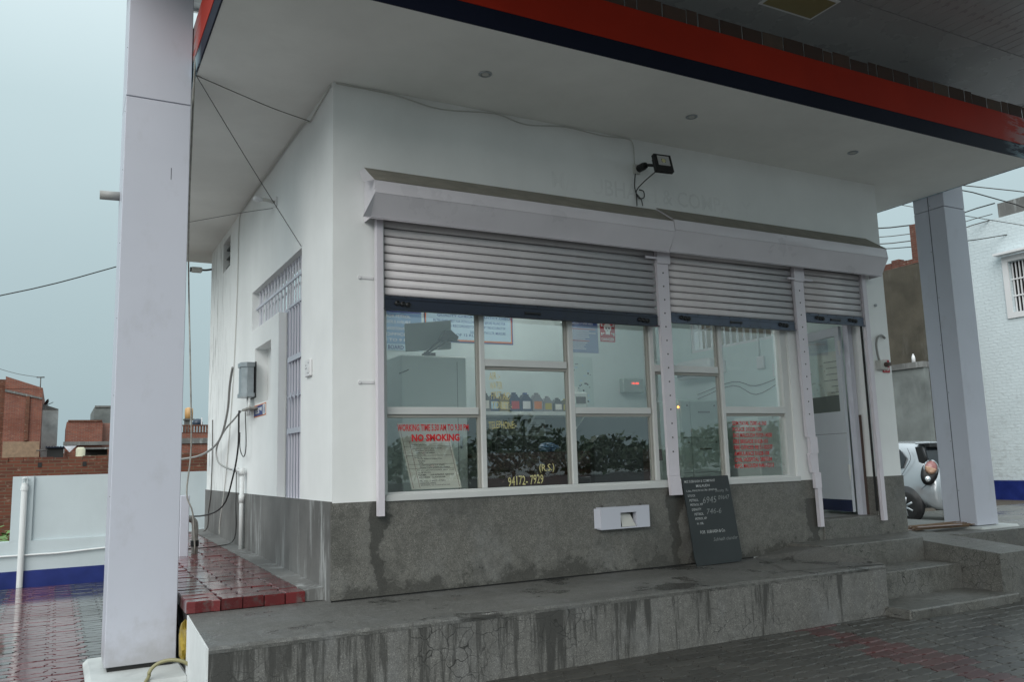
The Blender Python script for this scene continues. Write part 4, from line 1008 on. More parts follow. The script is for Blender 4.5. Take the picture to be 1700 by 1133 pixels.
MB().box(2.3, 3.7, 1.68, 1.74, 3.95, 3.999, .005).build('batten', M['white'], tb)
MB().tube([(2.32, 1.71, 3.925), (3.68, 1.71, 3.925)], .016, 10, 1).build('tube', emission('tube_glow', (1.0, 1.0, 1.0), 92), tb, True)
# shelf with bottles
sh = thing('wall_shelf', 'long pale wall shelf holding oil bottles on the room back wall', 'shelf', (3.4, 3.25, 1.95))
box('board', 2.4, 4.35, 3.08, 3.399, 1.93, 1.975, M['shelf'], sh)
for x in (2.6, 3.5, 4.25): MB().prism([(3.399, 1.929), (3.15, 1.929), (3.399, 1.75)], lambda u, v, t: (t, u, v), x, x + .02).build('bracket', M['shelf'], sh)
def bottle(x, y, z, w_, h, body, capm, lab, lblm, label):
    t_ = thing('oil_bottle', label, 'bottle', (x, y, z), 'oil bottles on the shelf')
    pf = [(-.5, 0), (.5, 0), (.5, .62), (.22, .82), (.22, .9), (-.22, .9), (-.34, .80), (-.5, .66)]
    MB().prism([(a * w_ + x, b * h + z) for a, b in pf], lambda u, v, t: (u, t, v), y - w_ * .28, y + w_ * .28).build('body', body, t_)
    MB().lathe([(w_ * .2, .9 * h), (w_ * .2, h)], (x, y, z), 10).build('cap', capm, t_)
    box('label_print', x - w_ * .36, x + w_ * .36, y - w_ * .28 - .002, y - w_ * .28 - .0005, z + h * .15, z + h * .55, lblm, t_)
cb1 = simple('bottle_grey', (.09, .095, .10), .4); cb2 = simple('bottle_blue', (.015, .03, .085), .4); cb3 = simple('bottle_gold', (.13, .10, .03), .4); cb4 = simple('bottle_silver', (.20, .205, .22), .35); cyl = simple('label_yellow', (.42, .34, .03), .5)
specs = [(2.90, .15, .25, cb1, M['redsign'], M['paper'], 'grey oil bottle with red cap at the left end of the shelf'),
         (3.03, .12, .23, cb2, cb2, M['blueprint'], 'dark blue oil bottle second from the left on the shelf'),
         (3.17, .14, .22, cb3, cb3, M['cream'], 'gold oil bottle third from the left on the shelf'),
         (3.32, .15, .24, cb2, cb2, M['redsign'], 'blue oil bottle with red label on the shelf'),
         (3.48, .15, .24, cb2, M['navyprint'], M['whiteprint'], 'blue oil bottle with white label on the shelf'),
         (3.645, .15, .24, cb4, cb4, M['orangeprint'], 'silver oil bottle with orange label on the shelf'),
         (3.80, .13, .20, cb4, cb4, cyl, 'silver oil bottle with yellow label on the shelf'),
         (3.95, .13, .18, cb1, cb1, M['paper'], 'small grey oil bottle near the right end of the shelf'),
         (4.07, .12, .17, cb3, cyl, cyl, 'small bottle with bright yellow label on the shelf')]
for x, w_, h, b_, c_, lm_, lab_ in specs: bottle(x - .08, 3.2, 1.9755, w_, h, b_, c_, 'x', lm_, lab_)
jug = thing('white_jug', 'large pale oil can at the right end of the shelf', 'can', (4.15, 3.22, 1.9755))
MB().box(4.08, 4.30, 3.12, 3.34, 1.9755, 2.23, .02).lathe([(.05, .25), (.04, .33)], (4.16, 3.22, 1.9755), 12).build('body', M['whitecab'], jug); box('label_print', 4.11, 4.26, 3.117, 3.1195, 2.08, 2.17, M['wire'], jug)
# posters and papers on the back wall
def poster(name, lbl, x0, x1, z0, z1, mat, cat='poster', y=3.397):
    t_ = thing(name, lbl, cat, ((x0 + x1) / 2, y, z0)); box('sheet', x0, x1, y - .004, y, z0, z1, mat, t_); return t_
def pt(s_, u0, u1, z0, z1, t_, mat, bold=.01, y=3.397): text(s_, u0, u1, z0, z1, lambda u, z: (u, y - .0075, z), mat, t_, bold=bold)
def fld(t_, x0, x1, z0, z1, mat, y=3.397, name='printed_field', d=0): box(name, x0, x1, y - .0062 - d, y - .0042, z0, z1, mat, t_)
p1 = poster('notice_poster', 'navy and pale blue working notice poster at the left of the room', 1.30, 2.10, 2.72, 3.42, M['blueprint'])
fld(p1, 1.31, 2.09, 3.18, 3.41, M['navyprint']); fld(p1, 1.31, 2.09, 2.80, 3.175, simple('mid_blue_print', (.16, .30, .48), .55, .08))
for s_, z in (("QUALITY & QUANTITY CHECK", 3.20), ("MEASURE FOR PETROL", 3.12), ("SUGGESTION BOOK IS AVAILABLE", 3.05), ("COMPLAINTS / SUGGESTION PLEASE", 2.97), ("SALES OFFICER", 2.90), ("6.00 AM TO 9 PM", 2.83)): pt(s_, 1.40, 1.95, z, z + .035, p1, M['whiteprint'])
pt("BOARD", 1.66, 1.86, 2.735, 2.785, p1, M['navyprint'], .02)
p2 = poster('guarantee_poster', 'pale blue poster headed guarantee quality and quantity behind the second pane', 2.13, 3.36, 2.85, 3.42, M['navyprint'])
fld(p2, 2.14, 3.345, 2.865, 3.41, M['orangeprint'], d=.0002); fld(p2, 2.155, 3.33, 2.885, 3.40, M['blueprint'], d=.0006); fld(p2, 2.17, 3.31, 3.30, 3.395, M['navyprint'], d=.0012); fld(p2, 2.45, 3.31, 3.22, 3.285, M['whiteprint'], d=.0012)
pt("GUARANTEE QUALITY & QUANTITY", 2.25, 3.28, 3.228, 3.275, p2, M['redprint'], .03, 3.396); pt("FIRE BRIGADE 101", 2.75, 3.15, 3.31, 3.345, p2, M['orangeprint'], .02, 3.396)
for s_, u, z in (("QUALITY CHECK", 2.3, 3.165), ("FILTER PAPER TEST FOR PETROL", 2.25, 3.10), ("DENSITY AS RECORDED", 2.25, 3.04), ("TANKER OF 12 KL", 2.3, 2.93), ("QUANTITY CHECK", 2.85, 3.165), ("CHECK ZERO BEFORE FILLING FOR", 2.75, 3.10), ("YOU CAN VERIFY THE ACCURACY OF", 2.75, 3.04), ("DELIVERY WITH 5 LTR. MEASURE", 2.75, 2.97)): pt(s_, u, u + .5, z, z + .034, p2, M['navyprint'], .01, 3.396)
p3 = poster('procedure_poster', 'grey-blue poster of fine print beside the red danger sign', 4.20, 4.68, 2.79, 3.26, simple('dull_blue_print', (.20, .26, .40), .55, .08))
fld(p3, 4.21, 4.67, 3.17, 3.215, M['navyprint']); pt("Procedure for a 4 wheel vehicle", 4.22, 4.60, 3.175, 3.207, p3, M['whiteprint'])
for k in range(11): fld(p3, 4.23, 4.23 + rnd.uniform(.2, .42), 2.84 + k * .027, 2.848 + k * .027, M['orangeprint'] if k in (4, 10) else M['whiteprint'], name='print_line')
p4 = poster('danger_sign', 'red danger sign with white skull and crossed bones on the back wall', 4.72, 4.965, 2.955, 3.26, M['redsign'], 'sign')
cx, cz = 4.842, 3.13
Y_ = 3.3905
MB().lathe([(.062, 0), (.062, -.002)], (cx, Y_, cz + .02), 18, 'y').box(cx - .036, cx + .036, Y_ - .0025, Y_ - .0005, cz - .075, cz - .02).build('skull', M['whiteprint'], p4)
for dx in (-.024, .024): MB().lathe([(.014, 0), (.014, -.001)], (cx + dx, Y_ - .0022, cz + .012), 10, 'y').build('eye', M['ink'], p4)
MB().prism([(cx - .008, cz - .025), (cx + .008, cz - .025), (cx, cz - .006)], lambda u, v, t: (u, t, v), Y_ - .0035, Y_ - .0026).build('nose', M['ink'], p4)
for s1 in (-1, 1):
    for s2, zc_ in ((1, cz + .035), (-1, cz - .055)):
        tube('bone', [(cx + s1 * .058, Y_, zc_), (cx + s1 * .098, Y_, zc_ + s2 * .015)], .008, M['whiteprint'], p4)
        for q in (-.010, .012): MB().lathe([(.011, 0), (.011, -.004)], (cx + s1 * .1, Y_ + .001, zc_ + s2 * .017 + q), 8, 'y').build('bone_end', M['whiteprint'], p4)
pt("DANGER", 4.735, 4.95, 2.968, 3.01, p4, M['whiteprint'], .03)
p5 = poster('safety_chart', 'tall white chart with small drawings below the fine print poster', 4.24, 4.57, 2.08, 2.73, simple('chart_paper', (.52, .64, .62), .6, .05))
for k in range(26): 
    a, b = rnd.uniform(4.26, 4.52), rnd.uniform(2.12, 2.64); fld(p5, a, a + rnd.uniform(.01, .05), b, b + rnd.uniform(.006, .03), rnd.choice((M['ink'], M['blueprint'], M['wire'])), name='drawing')
for i, (x0, x1) in enumerate(((2.86, 3.09), (3.15, 3.44), (3.50, 3.80))):
    p_ = poster('paper_sheet', ('leftmost', 'middle', 'rightmost')[i] + ' of three paper sheets pinned below the oil bottle shelf', x0, x1, 1.675, 1.89, simple('dim_paper', (.34, .36, .34), .8), 'paper')
    for k in range(4): fld(p_, x0 + .04, x1 - rnd.uniform(.05, .12), 1.73 + k * .03, 1.734 + k * .03, M['wire'], name='print_line')
# notice leaning inside the window
nc = thing('customer_notice', 'printed white customer notice board leaning inside the lower left pane', 'notice', (.9, .3, 1.16))
n0, n1, n2, n3 = Vector((.70, .22, 1.165)), Vector((1.13, .22, 1.165)), Vector((1.04, .30, 1.69)), Vector((.61, .30, 1.69))
def ncp(u, v, d=0): return (n0 * (1 - u) + n1 * u) * (1 - v) + (n3 * (1 - u) + n2 * u) * v + Vector((0, -d, 0))
def nq(name, u0, u1, v0, v1, d, mat, par):
    V = [ncp(u0, v0, d), ncp(u1, v0, d), ncp(u1, v1, d), ncp(u0, v1, d)]; return MB().add(V + [p + Vector((0, .004 if d == 0 else .0004, 0)) for p in V], [(0, 1, 2, 3), (7, 6, 5, 4), (0, 4, 5, 1), (1, 5, 6, 2), (2, 6, 7, 3), (3, 7, 4, 0)]).build(name, mat, par)
nsh = nq('sheet', 0, 1, 0, 1, 0, M['paper'], nc)
for u0, u1, v0, v1 in ((.04, .96, .965, .97), (.04, .96, .72, .724), (.04, .96, .64, .644), (.04, .96, .50, .504), (.04, .96, .37, .374), (.04, .96, .305, .309), (.035, .042, .02, .97), (.16, .167, .02, .72), (.955, .962, .02, .97)): nq('rule_line', u0, u1, v0, v1, .001, simple('rule_brown', (.25, .12, .10), .7) if v1 - v0 > .3 else M['wire'], nsh)
tl = lambda u, v: ncp(u, v, .0015)
for s_, u0, u1, v in (("CUSTOMER SERVICE", .25, .85, .74), ("Send an Safe Shoes", .19, .5, .66), ("Customer about Quality & Quantity through", .19, .78, .60), ("Filter Paper Test for Petrol", .25, .62, .565), ("Calibrated 5 Ltr measure", .25, .62, .535), ("Density Test", .25, .42, .508), ("Availability", .19, .34, .465), ("Free Air, Radiator & Drinking Water", .25, .74, .44), ("First Aid", .25, .38, .41), ("Toilet", .25, .34, .38), ("Complaint/Suggestion book available", .25, .76, .345), ("Citizens Charter available for reference", .25, .85, .315), ("For any suggestion/complaint, please contact", .19, .94, .27), ("PH. @ SERVICE", .19, .44, .235), ("NAME   : HARPREET SINGH", .19, .9, .20), ("ADDRESS : LUDHIANA", .19, .72, .165), ("Ph. No.  : 9417177501", .19, .7, .11), ("DIVISIONAL OFFICE", .19, .5, .075), ("ADDRESS: Oil Corporation Ltd.", .19, .78, .045)):
    text(s_, u0, u1, v, v + .022, tl, M['ink'], nsh, bold=.008)
# desk, chairs
dk = thing('office_desk', 'dark desk covered by a patterned brown cloth inside the room', 'desk', (2.6, 1.3, ZF))
box('front_panel', 1.75, 3.7, 1.02, 1.04, ZF, 1.40, M['woodred'], dk); box('top', 1.72, 3.75, 1.0, 1.75, 1.405, 1.43, M['woodred'], dk)
def m_cloth():
    t = NT('patterned_cloth'); v = t.voro(38, 'F1', t.vec((1, 1, 1.4)), 'Distance')
    return t.set(t.mix(t.ramp(v, .3, .55), (.10, .065, .06), (.055, .037, .04)), .8)
box('table_cloth', 1.70, 3.77, .985, 1.77, 1.4305, 1.445, m_cloth(), dk)
MB().add([(1.70, .983, 1.444), (3.77, .983, 1.444), (3.77, .975, 1.33), (2.6, .972, 1.29), (2.2, .972, 1.27), (1.70, .975, 1.30)], [(0, 1, 2, 3, 4, 5)]).build('cloth_drop', M['ink'] if False else m_cloth(), dk)
def chair(label, x, y, zt, w_, flip):
    t_ = thing('office_chair', label, 'chair', (x, y, ZF), 'black office chairs')
    MB().prism([(x - w_ / 2, zt - .55), (x + w_ / 2, zt - .55), (x + w_ / 2, zt - .08), (x + w_ / 2 - .06, zt - .02), (x, zt), (x - w_ / 2 + .06, zt - .02), (x - w_ / 2, zt - .08)], lambda u, v, t: (u, t, v), y, y + .07).build('backrest', M['chair'], t_)
    MB().box(x - w_ / 2, x + w_ / 2, y + (.07 if flip else -.45), y + (.50 if flip else -.001), 1.12, 1.20, .02).build('seat', M['chair'], t_)
    MB().lathe([(.03, 0), (.03, .42)], (x, y + (.28 if flip else -.22), ZF), 10).build('post', M['wire'], t_)
    for a in range(5):
        c_, s_ = math.cos(a * 1.2566), math.sin(a * 1.2566); yy = y + (.28 if flip else -.22)
        tube('leg', [(x, yy, ZF + .1), (x + .27 * c_, yy + .27 * s_, ZF + .03)], .018, M['wire'], t_, 6, 1)
chair('black office chair behind the desk with cloth', 2.75, 2.25, 1.66, .55, False)
chair('large black chair in front of the desk behind the third pane', 2.92, .55, 1.60, .56, True)
lump((2.53, 1.2, 1.49), (.10, .07, .045), 5).build('blue_bag', simple('blue_foil', (.10, .18, .30), .2, .4, 15), label='crumpled blue plastic bag lying on the desk cloth', cat='bag')
# steel cabinet at right
fc_ = thing('filing_cabinet', 'tall grey steel locker cabinet behind the fourth window pane', 'cabinet', (5.2, 2.2, ZF))
MB().box(4.86, 5.62, 2.0, 2.5, ZF, 2.05, .01).build('case', M['greycab'], fc_)
for i, (x0, x1) in enumerate(((4.88, 5.02), (5.03, 5.45), (5.46, 5.60))):
    for z0, z1 in ((.74, 1.16), (1.17, 1.58), (1.59, 2.03)):
        d_ = MB().box(x0, x1, 1.985, 1.999, z0, z1, .004).build('door', M['greycab'], fc_)
        if i == 1: MB().box(x0 + .12, x1 - .12, 1.975, 1.9845, z1 - .14, z1 - .12).build('handle', M['wire'], d_)
        MB().lathe([(.012, 0), (.010, -.008)], (x1 - .04, 1.985, z1 - .05), 8, 'y').build('lock', M['wire'], d_)
dv = thing('display_box', 'small grey box with a glowing red digital display on the back wall', 'device', (4.95, 3.3, 2.3))
MB().box(5.0, 5.35, 3.30, 3.399, 2.25, 2.45, .01).build('case', M['greycab'], dv)
text('18-88', 5.14, 5.26, 2.365, 2.395, lambda u, z: (u, 3.298, z), emission('red_led', (.9, .05, .02), 1.6), dv, 'digits', .02)
fan = thing('junction_board', 'pale electrical board with looping cables on the right room wall', 'board', (5.94, 1.2, 2.2))
MB().box(5.90, 5.962, .95, 1.30, 1.95, 2.35, .01).build('panel', M['whitecab'], fan)
for k in range(2): tube('flex', [(5.93, 1.3, 2.3 - .05 * k), (5.945, 1.8, 2.22 - .11 * k), (5.945, 2.2, 2.31 - .05 * k), (5.945, 2.9, 2.20 - .06 * k)], .0045, M['wire'], fan)
for y_, z_ in ((1.36, 2.30), (1.62, 2.42), (2.32, 2.45)): MB().box(5.925, 5.962, y_, y_ + .12, z_, z_ + .16, .008).build('switch_box', M['white'], fan)
for y_ in (1.42, 1.70, 2.38): tube('conduit', [(5.95, y_, 2.45), (5.95, y_, 3.9)], .010, M['pvc'], fan)
wu = thing('wall_unit', 'white wall unit with slatted front high on the right room wall', 'unit', (5.85, 2.7, 2.4))
MB().box(5.78, 5.962, 2.45, 3.15, 2.42, 2.66, .03).build('case', M['white'], wu); box('vent', 5.775, 5.7795, 2.5, 3.1, 2.45, 2.49, M['wire'], wu)
mpn = thing('wall_map', 'pale paper chart pinned on the right room wall', 'chart', (5.95, .75, 1.9)); box('sheet', 5.957, 5.9625, .45, .80, 1.75, 2.5, M['paper'], mpn)
for k in range(9): box('print_line', 5.9555, 5.9568, .49, .62 + .14 * rnd.random(), 1.82 + k * .07, 1.828 + k * .07, M['wire'], mpn)
orl = thing('indicator_lamp', 'small glowing orange indicator lamp beside the grey cabinet', 'lamp', (4.83, 2.0, 1.95)); MB().lathe([(.014, 0), (.010, -.012), (.002, -.016)], (4.845, 1.99, 1.96), 10, 'y').build('lens', emission('amber_glow', (1, .35, .05), 4), orl)
fr2 = thing('white_fridge', 'white upright box cupboard against the right room wall', 'cupboard', (5.7, 1.5, ZF))
MB().box(5.45, 5.95, 1.3, 1.7, ZF, 1.8, .012).build('case', M['whitecab'], fr2); box('door_gap', 5.448, 5.4495, 1.31, 1.69, 1.45, 1.456, M['ink'], fr2)

# ------------------------------------------------------------------ left: boundary wall, pipes, houses
bw = thing('boundary_wall', 'white plastered boundary wall with blue base behind the left column', 'wall', (-1.2, 6.3, 0))
YB = 6.25
box('base_band', -6, 1.2, YB - .012, YB + .14, -.05, .195, M['bluebase'], bw)
MB().box(-2.232, 1.2, YB, YB + .13, .1955, .555).box(-2.232, -2.0, YB, YB + .13, .5555, 1.352).box(-1.9995, 1.2, YB + .035, YB + .13, .5555, 1.352).build('plaster', M['limewash'], bw)
box('low_wall', -6, -2.2325, YB, YB + .13, .1955, .555, M['limewash'], bw)
link('vent_pipe', MB().tube([(-2.10, YB - .04, -.0), (-2.10, YB - .04, 1.27)], .036, 14, 1).lathe([(.043, 1.18), (.043, 1.23)], (-2.10, YB - .04, 0), 14).lathe([(.034, 1.325), (.034, 1.335)], (-2.10, YB - .04, 0), 14).tube([(-2.125, YB - .06, 1.26), (-2.125, YB - .06, 1.33)], .004, 5, 1).tube([(-2.075, YB - .06, 1.26), (-2.075, YB - .06, 1.33)], .004, 5, 1).tube([(-2.10, YB - .01, 1.26), (-2.10, YB - .01, 1.33)], .004, 5, 1).mesh('p', False), None, M['pvc'], label='white vent pipe with slotted cap on the boundary wall', cat='pipe')
link('cable_conduit', MB().tube([(-6, YB - .025, .36), (-2.3, YB - .025, .385), (-1.7, YB - .025, .385), (-1.1, YB - .025, .415), (.5, YB - .025, .46)], .012, 8, 3).mesh('p', True), None, M['pvc'], label='thin white conduit running along the boundary wall', cat='pipe')
yard = MB().box(-60, 40, 6.6, 60, -.02, -.012).build('back_field', M['soil'], kind='structure')
wv = MB()
for k in range(420):
    x, y = rnd.uniform(-3.2, -2.2), rnd.uniform(6.6, 9); h = rnd.uniform(.2, .75); a = rnd.uniform(0, 6.28); b = rnd.uniform(.02, .05)
    p = Vector((x, y, h * rnd.uniform(.3, 1))); d = Vector((math.cos(a), math.sin(a), rnd.uniform(-.3, .5))) * b * 2; s_ = Vector((-math.sin(a), math.cos(a), .2)) * b
    wv.add([p - d, p + s_, p + d, p - s_], [(0, 1, 2, 3)])
wv.build('weeds', M['weed'], label='green weeds growing behind the low boundary wall', cat='weeds', kind='stuff')
ow = thing('brick_wall', 'long dark red brick wall behind the white boundary wall', 'wall', (-1, 11, 0))
MB().box(-14, 3.5, 11, 11.24, -.05, 1.60).build('wall', M['brickdark'], ow)
rgh = MB()
for k in range(76): rgh.box(-14 + k * .23, -13.775 + k * .23, 11.0 + rnd.uniform(0, .02), 11.23, 1.6005, 1.66 + rnd.uniform(0, .03) + max(0, k - 60) * .008)
rgh.build('top_course', M['brickdark'], ow)
for x in (-2.05, -1.35, -.68): box('putlog_hole', x, x + .06, 10.99, 11.0005, 1.50, 1.58, M['dark'], ow)
def house(name, label, x0, x1, y0, y1, z1, mat, side=None):
    t_ = thing(name, label, 'house', ((x0 + x1) / 2, y0, 0)); MB().box(x0, x1, y0, y1, -.05, z1).build('wall', mat, t_); return t_
h1_ = house('brick_house', 'tall unplastered red brick house at the far left', -4.05, -2.5, 40, 48, 5.45, M['brick'])
MB().add([(-4.05, 39.98, 5.45), (-2.5, 39.98, 5.45), (-2.5, 39.98, 5.50), (-4.05, 39.98, 6.03), (-4.05, 48, 5.45), (-2.5, 48, 5.45), (-2.5, 48, 5.5), (-4.05, 48, 6.03)], [(0, 1, 2, 3), (7, 6, 5, 4), (2, 6, 7, 3), (1, 5, 6, 2), (0, 3, 7, 4)]).build('parapet', M['brick'], h1_)
MB().add([(-4.05, 39.94, 5.30), (-2.5, 39.94, 4.95), (-2.5, 39.94, 5.03), (-4.05, 39.94, 5.42), (-4.05, 39.99, 5.30), (-2.5, 39.99, 4.95), (-2.5, 39.99, 5.03), (-4.05, 39.99, 5.42)], [(0, 1, 2, 3), (2, 6, 7, 3), (0, 4, 5, 1)]).build('concrete_band', M['cement'], h1_)
box('brick_pier', -3.18, -3.02, 39.9, 39.999, 3.0, 5.1, M['brickside'] if False else M['brickdark'], h1_)
box('plastered_base', -4.02, -2.52, 39.95, 39.9995, 2.0, 2.95, simple('sandy_brick', (.30, .21, .14), .9, .35, 7), h1_)
box('return_wall', -5.2, -4.051, 40.2, 47, -.05, 5.9, M['brickdark'], h1_)
ant = thing('tv_antenna', 'thin television antenna on the tall brick house roof', 'antenna', (-2.6, 40.5, 5.4))
tube('mast', [(-2.62, 40.5, 5.3), (-2.62, 40.5, 6.08)], .025, M['wire'], ant, 5, 1); tube('boom', [(-2.80, 40.5, 6.06), (-2.46, 40.5, 6.07)], .03, M['wire'], ant, 5, 1)
cable('overhead wire from the left edge to the roof antenna', [(-4.6, 40.4, 6.5), (-3.6, 40.4, 6.2), (-2.65, 40.5, 6.06)], .012, 'wire')
h2_ = house('white_house', 'narrow weathered white house beside the tall brick house', -2.499, -1.80, 42, 48, 4.60, M['oldwhite'])
MB().add([(-2.499, 41.97, 4.60), (-1.80, 41.97, 4.60), (-1.80, 41.97, 4.63), (-2.499, 41.97, 4.88), (-2.499, 48, 4.60), (-1.80, 48, 4.60), (-1.80, 48, 4.63), (-2.499, 48, 4.88)], [(0, 1, 2, 3), (7, 6, 5, 4), (2, 6, 7, 3), (1, 5, 6, 2), (0, 3, 7, 4)]).build('parapet', M['cement'], h2_)
dsh = thing('satellite_dish', 'small dark satellite dish on the white house roof', 'dish', (-2.35, 43, 4.8))
_d = MB().lathe([(.01, .06), (.13, .02), (.20, -.04), (.19, -.05), (.0, .03)], (0, 0, 0), 14, 'x'); _m = Matrix.Translation((-2.33, 43, 5.02)) @ Matrix.Rotation(R(20), 4, 'Z') @ Matrix.Rotation(R(25), 4, 'Y')
_d.v = [tuple(_m @ Vector(p)) for p in _d.v]; _d.build('reflector', M['black'], dsh)
tube('feed_arm', [(-2.33, 43, 4.90), (-2.05, 43, 5.05)], .018, M['wire'], dsh, 5, 1); tube('foot', [(-2.32, 43, 4.7), (-2.32, 43, 5.0)], .02, M['wire'], dsh, 5, 1)
h3_ = house('brick_house', 'low red brick house just left of the foreground column', -1.45, -.02, 36, 44, 3.66, M['brick'])
MB().box(-.0195, .9, 36.4, 44, -.05, 3.62).build('wing', m_brick('pale_red_brick', (.30, .14, .11), (.24, .11, .085), (.22, .18, .15)), h3_)
box('parapet', -1.40, -.05, 35.96, 36.1, 3.661, 3.74, M['brickdark'], h3_); box('concrete_band', -1.55, 1.0, 35.85, 35.999, 2.62, 2.78, M['cement'], h3_)
h4_ = house('grey_house', 'grey cement house behind the low red brick house', -.06, 1.5, 46, 52, 5.0, M['greywall']); box('parapet', -.03, 1.45, 45.93, 46.1, 5.001, 5.10, M['cement'], h4_)
h5_ = house('far_house', 'pale far house seen in the gap between brick houses', -2.4, -1.2, 62, 70, 3.3, M['oldwhite']); box('low_storey', -2.2, -1.0, 58, 61.9, -.05, 2.75, M['brick'], h5_)
shd = thing('tin_shed', 'dark lean-to shed with cloth above the brick wall', 'shed', (-1, 30, 0))
box('room', -2.1, -1.55, 30, 32, -.05, 2.34, M['dark'], shd); box('roof_sheet', -2.15, -1.5, 29.9, 32, 2.36, 2.40, M['navysteel'], shd); tube('pole', [(-2.45, 29.9, 2.27), (-2.1, 29.9, 2.27)], .02, M['wire'], shd)
for k in range(7): tube('roof_ridge', [(-2.13 + .095 * k, 29.9, 2.41), (-2.13 + .095 * k, 32, 2.41)], .02, M['navysteel'], shd, 6, 1)
MB().add([(-1.55, 29.85, 2.42), (-1.13, 29.85, 2.42), (-1.25, 29.83, 2.30), (-1.36, 29.82, 2.18), (-1.48, 29.83, 2.32)], [(0, 1, 2, 3, 4)]).build('hung_cloth', M['clothwhite'], shd)
cr_o = MB().lathe([(.16, -.05), (.16, 2.32), (.10, 2.37)], (-.98, 30.2, 0), 16).build('cream_drum', M['cream'], shd, True)
box('wall', -1.5, -1.15, 30.3, 31, -.05, 2.25, M['brick'], shd)
op = thing('open_shed', 'black open-sided shed under the low red brick house', 'shed', (-.4, 31, 0))
box('back', -.82, .4, 31.5, 33, -.05, 2.30, M['dark'], op); box('roof', -.86, .5, 31, 33, 2.31, 2.38, M['cement'], op); box('post', -.02, .05, 31.0, 31.1, -.05, 2.309, M['brickdark'], op)
# through the gap right of the left column
h6_ = house('brick_house', 'brick house with grey band seen between column and kiosk corner', 2.0, 4.4, 30, 38, 2.9, M['brick'])
box('concrete_band', 1.95, 4.45, 29.93, 29.999, 2.45, 2.66, M['cement'], h6_)
lc = MB()
for k in range(16): lc.box(2.2 + .11 * k, 2.27 + .11 * k, 29.95, 30.05, 2.905, 3.15)
lc.box(2.0, 4.4, 29.94, 30.06, 3.151, 3.2).build('lattice', M['brickdark'], h6_)
box('stair_room', 2.3, 2.75, 33, 35, 2.9, 3.75, M['oldwhite'], h6_); box('pier', 2.95, 3.15, 32, 32.3, 2.9, 3.5, M['cement'], h6_); box('white_post', 3.35, 3.39, 30.2, 30.25, 2.9, 3.5, M['white'], h6_)
tk = thing('water_tank', 'orange water tank on a rooftop stand left of the kiosk corner', 'tank', (3.1, 32, 3.5)); box('stand', 2.92, 3.32, 31.9, 32.4, 3.501, 3.56, M['cement'], tk); MB().lathe([(.16, 3.561), (.17, 3.8), (.16, 4.0), (.06, 4.05)], (3.12, 32.15, 0), 14).build('drum', M['tankorange'], tk, True)
tk2 = thing('water_tank', 'black water tank on the rooftop by the kiosk corner', 'tank', (3.3, 31, 2.9)); MB().lathe([(.20, 3.2), (.21, 3.35), (.14, 3.48), (.05, 3.5)], (3.32, 31, 0), 14).build('drum', M['tankblue'], tk2, True)
cable('long overhead wire crossing the sky at the far left', [(-9, 22, 5.0), (-3.3, 20, 6.18), (-.5, 20, 7.22), (2, 19.5, 8.2)], .016, 'wireblack')

# ------------------------------------------------------------------ right: walls, white building, car
rb1 = thing('brown_building', 'brown mud-plastered building with ragged brick top behind the silver car', 'building', (18.5, 10, 0))
box('wall', 18.0, 18.5, 7.75, 20, -.05, 6.25, M['brownwall'], rb1)
tc_ = MB()
for k in range(52): tc_.box(18.0 + rnd.uniform(-.01, .02), 18.24, 7.77 + k * .235, 7.995 + k * .235, 6.2505, 6.38 + rnd.uniform(0, .10))
tc_.build('top_course', M['brickside'], rb1)
box('brick_pier', 17.99, 18.49, 7.75, 8.05, 6.2505, 7.3, M['brickside'], rb1)
gw_ = thing('grey_yard_wall', 'grey cement yard wall behind the silver car', 'wall', (17.7, 10, 0)); box('wall', 17.55, 17.75, 7.72, 20, -.05, 3.45, M['greywall'], gw_); box('coping', 17.50, 17.80, 7.70, 20, 3.4505, 3.60, M['cement'], gw_)
pb = thing('plastic_bottle', 'small white bottle standing on the grey yard wall', 'bottle', (17.6, 8.1, 3.6)); MB().lathe([(.045, 3.6005), (.045, 3.72), (.035, 3.77), (.018, 3.80)], (17.6, 8.02, 0), 12).build('body', M['white'], pb, True); MB().lathe([(.02, 3.8005), (.02, 3.825)], (17.6, 8.02, 0), 10).build('cap', M['white'], pb)
wb = thing('white_building', 'tall limewashed white building with barred window at the right edge', 'building', (22, 4, 0))
def m_whitewash():
    t = NT('whitewashed_brick'); x, y, z = t.xyz(); cb = t.n('ShaderNodeCombineXYZ'); t.l(y, cb.inputs[0]); t.l(z, cb.inputs[1])
    b = t.n('ShaderNodeTexBrick'); b.inputs['Scale'].default_value = 1; b.inputs['Brick Width'].default_value = .24; b.inputs['Row Height'].default_value = .085; b.inputs['Mortar Size'].default_value = .012; t.l(cb.outputs[0], b.inputs['Vector'])
    k = t.mix(t.noise(1.2, 6), (.55, .62, .645), (.68, .76, .79))
    k = t.mix(t.math('MULTIPLY', t.ramp(t.math('ADD', t.noise(4, 8, t.vec((1, 1, 2.2)), .72), t.math('MULTIPLY', z, -.035)), .46, .60), .55), k, (.36, .39, .39))
    k = t.mix(t.math('MULTIPLY', b.outputs['Fac'], .16), k, (.45, .49, .50))
    t.bump(t.math('SUBTRACT', t.noise(14, 5), b.outputs['Fac']), .6, .02); return t.set(k, .85, 0, .2)
gridwall('x', [-12, 9.6], [.5, 7.55], 20.5, 20.8, [(5.6, 7.03, 4.92, 6.30)]).build('wall', m_whitewash(), wb)
box('base_band', 20.47, 20.79, -12, 9.61, -.05, .4995, M['bluebase'], wb); box('roof', 20.8, 28, -12, 9.6, 7.3, 7.5, M['oldwhite'], wb); box('end_wall', 20.801, 28, 9.4, 9.6, -.05, 7.299, M['oldwhite'], wb)
box('parapet', 20.52, 20.8, -12, 7.15, 7.5505, 7.95, M['cement'], wb)
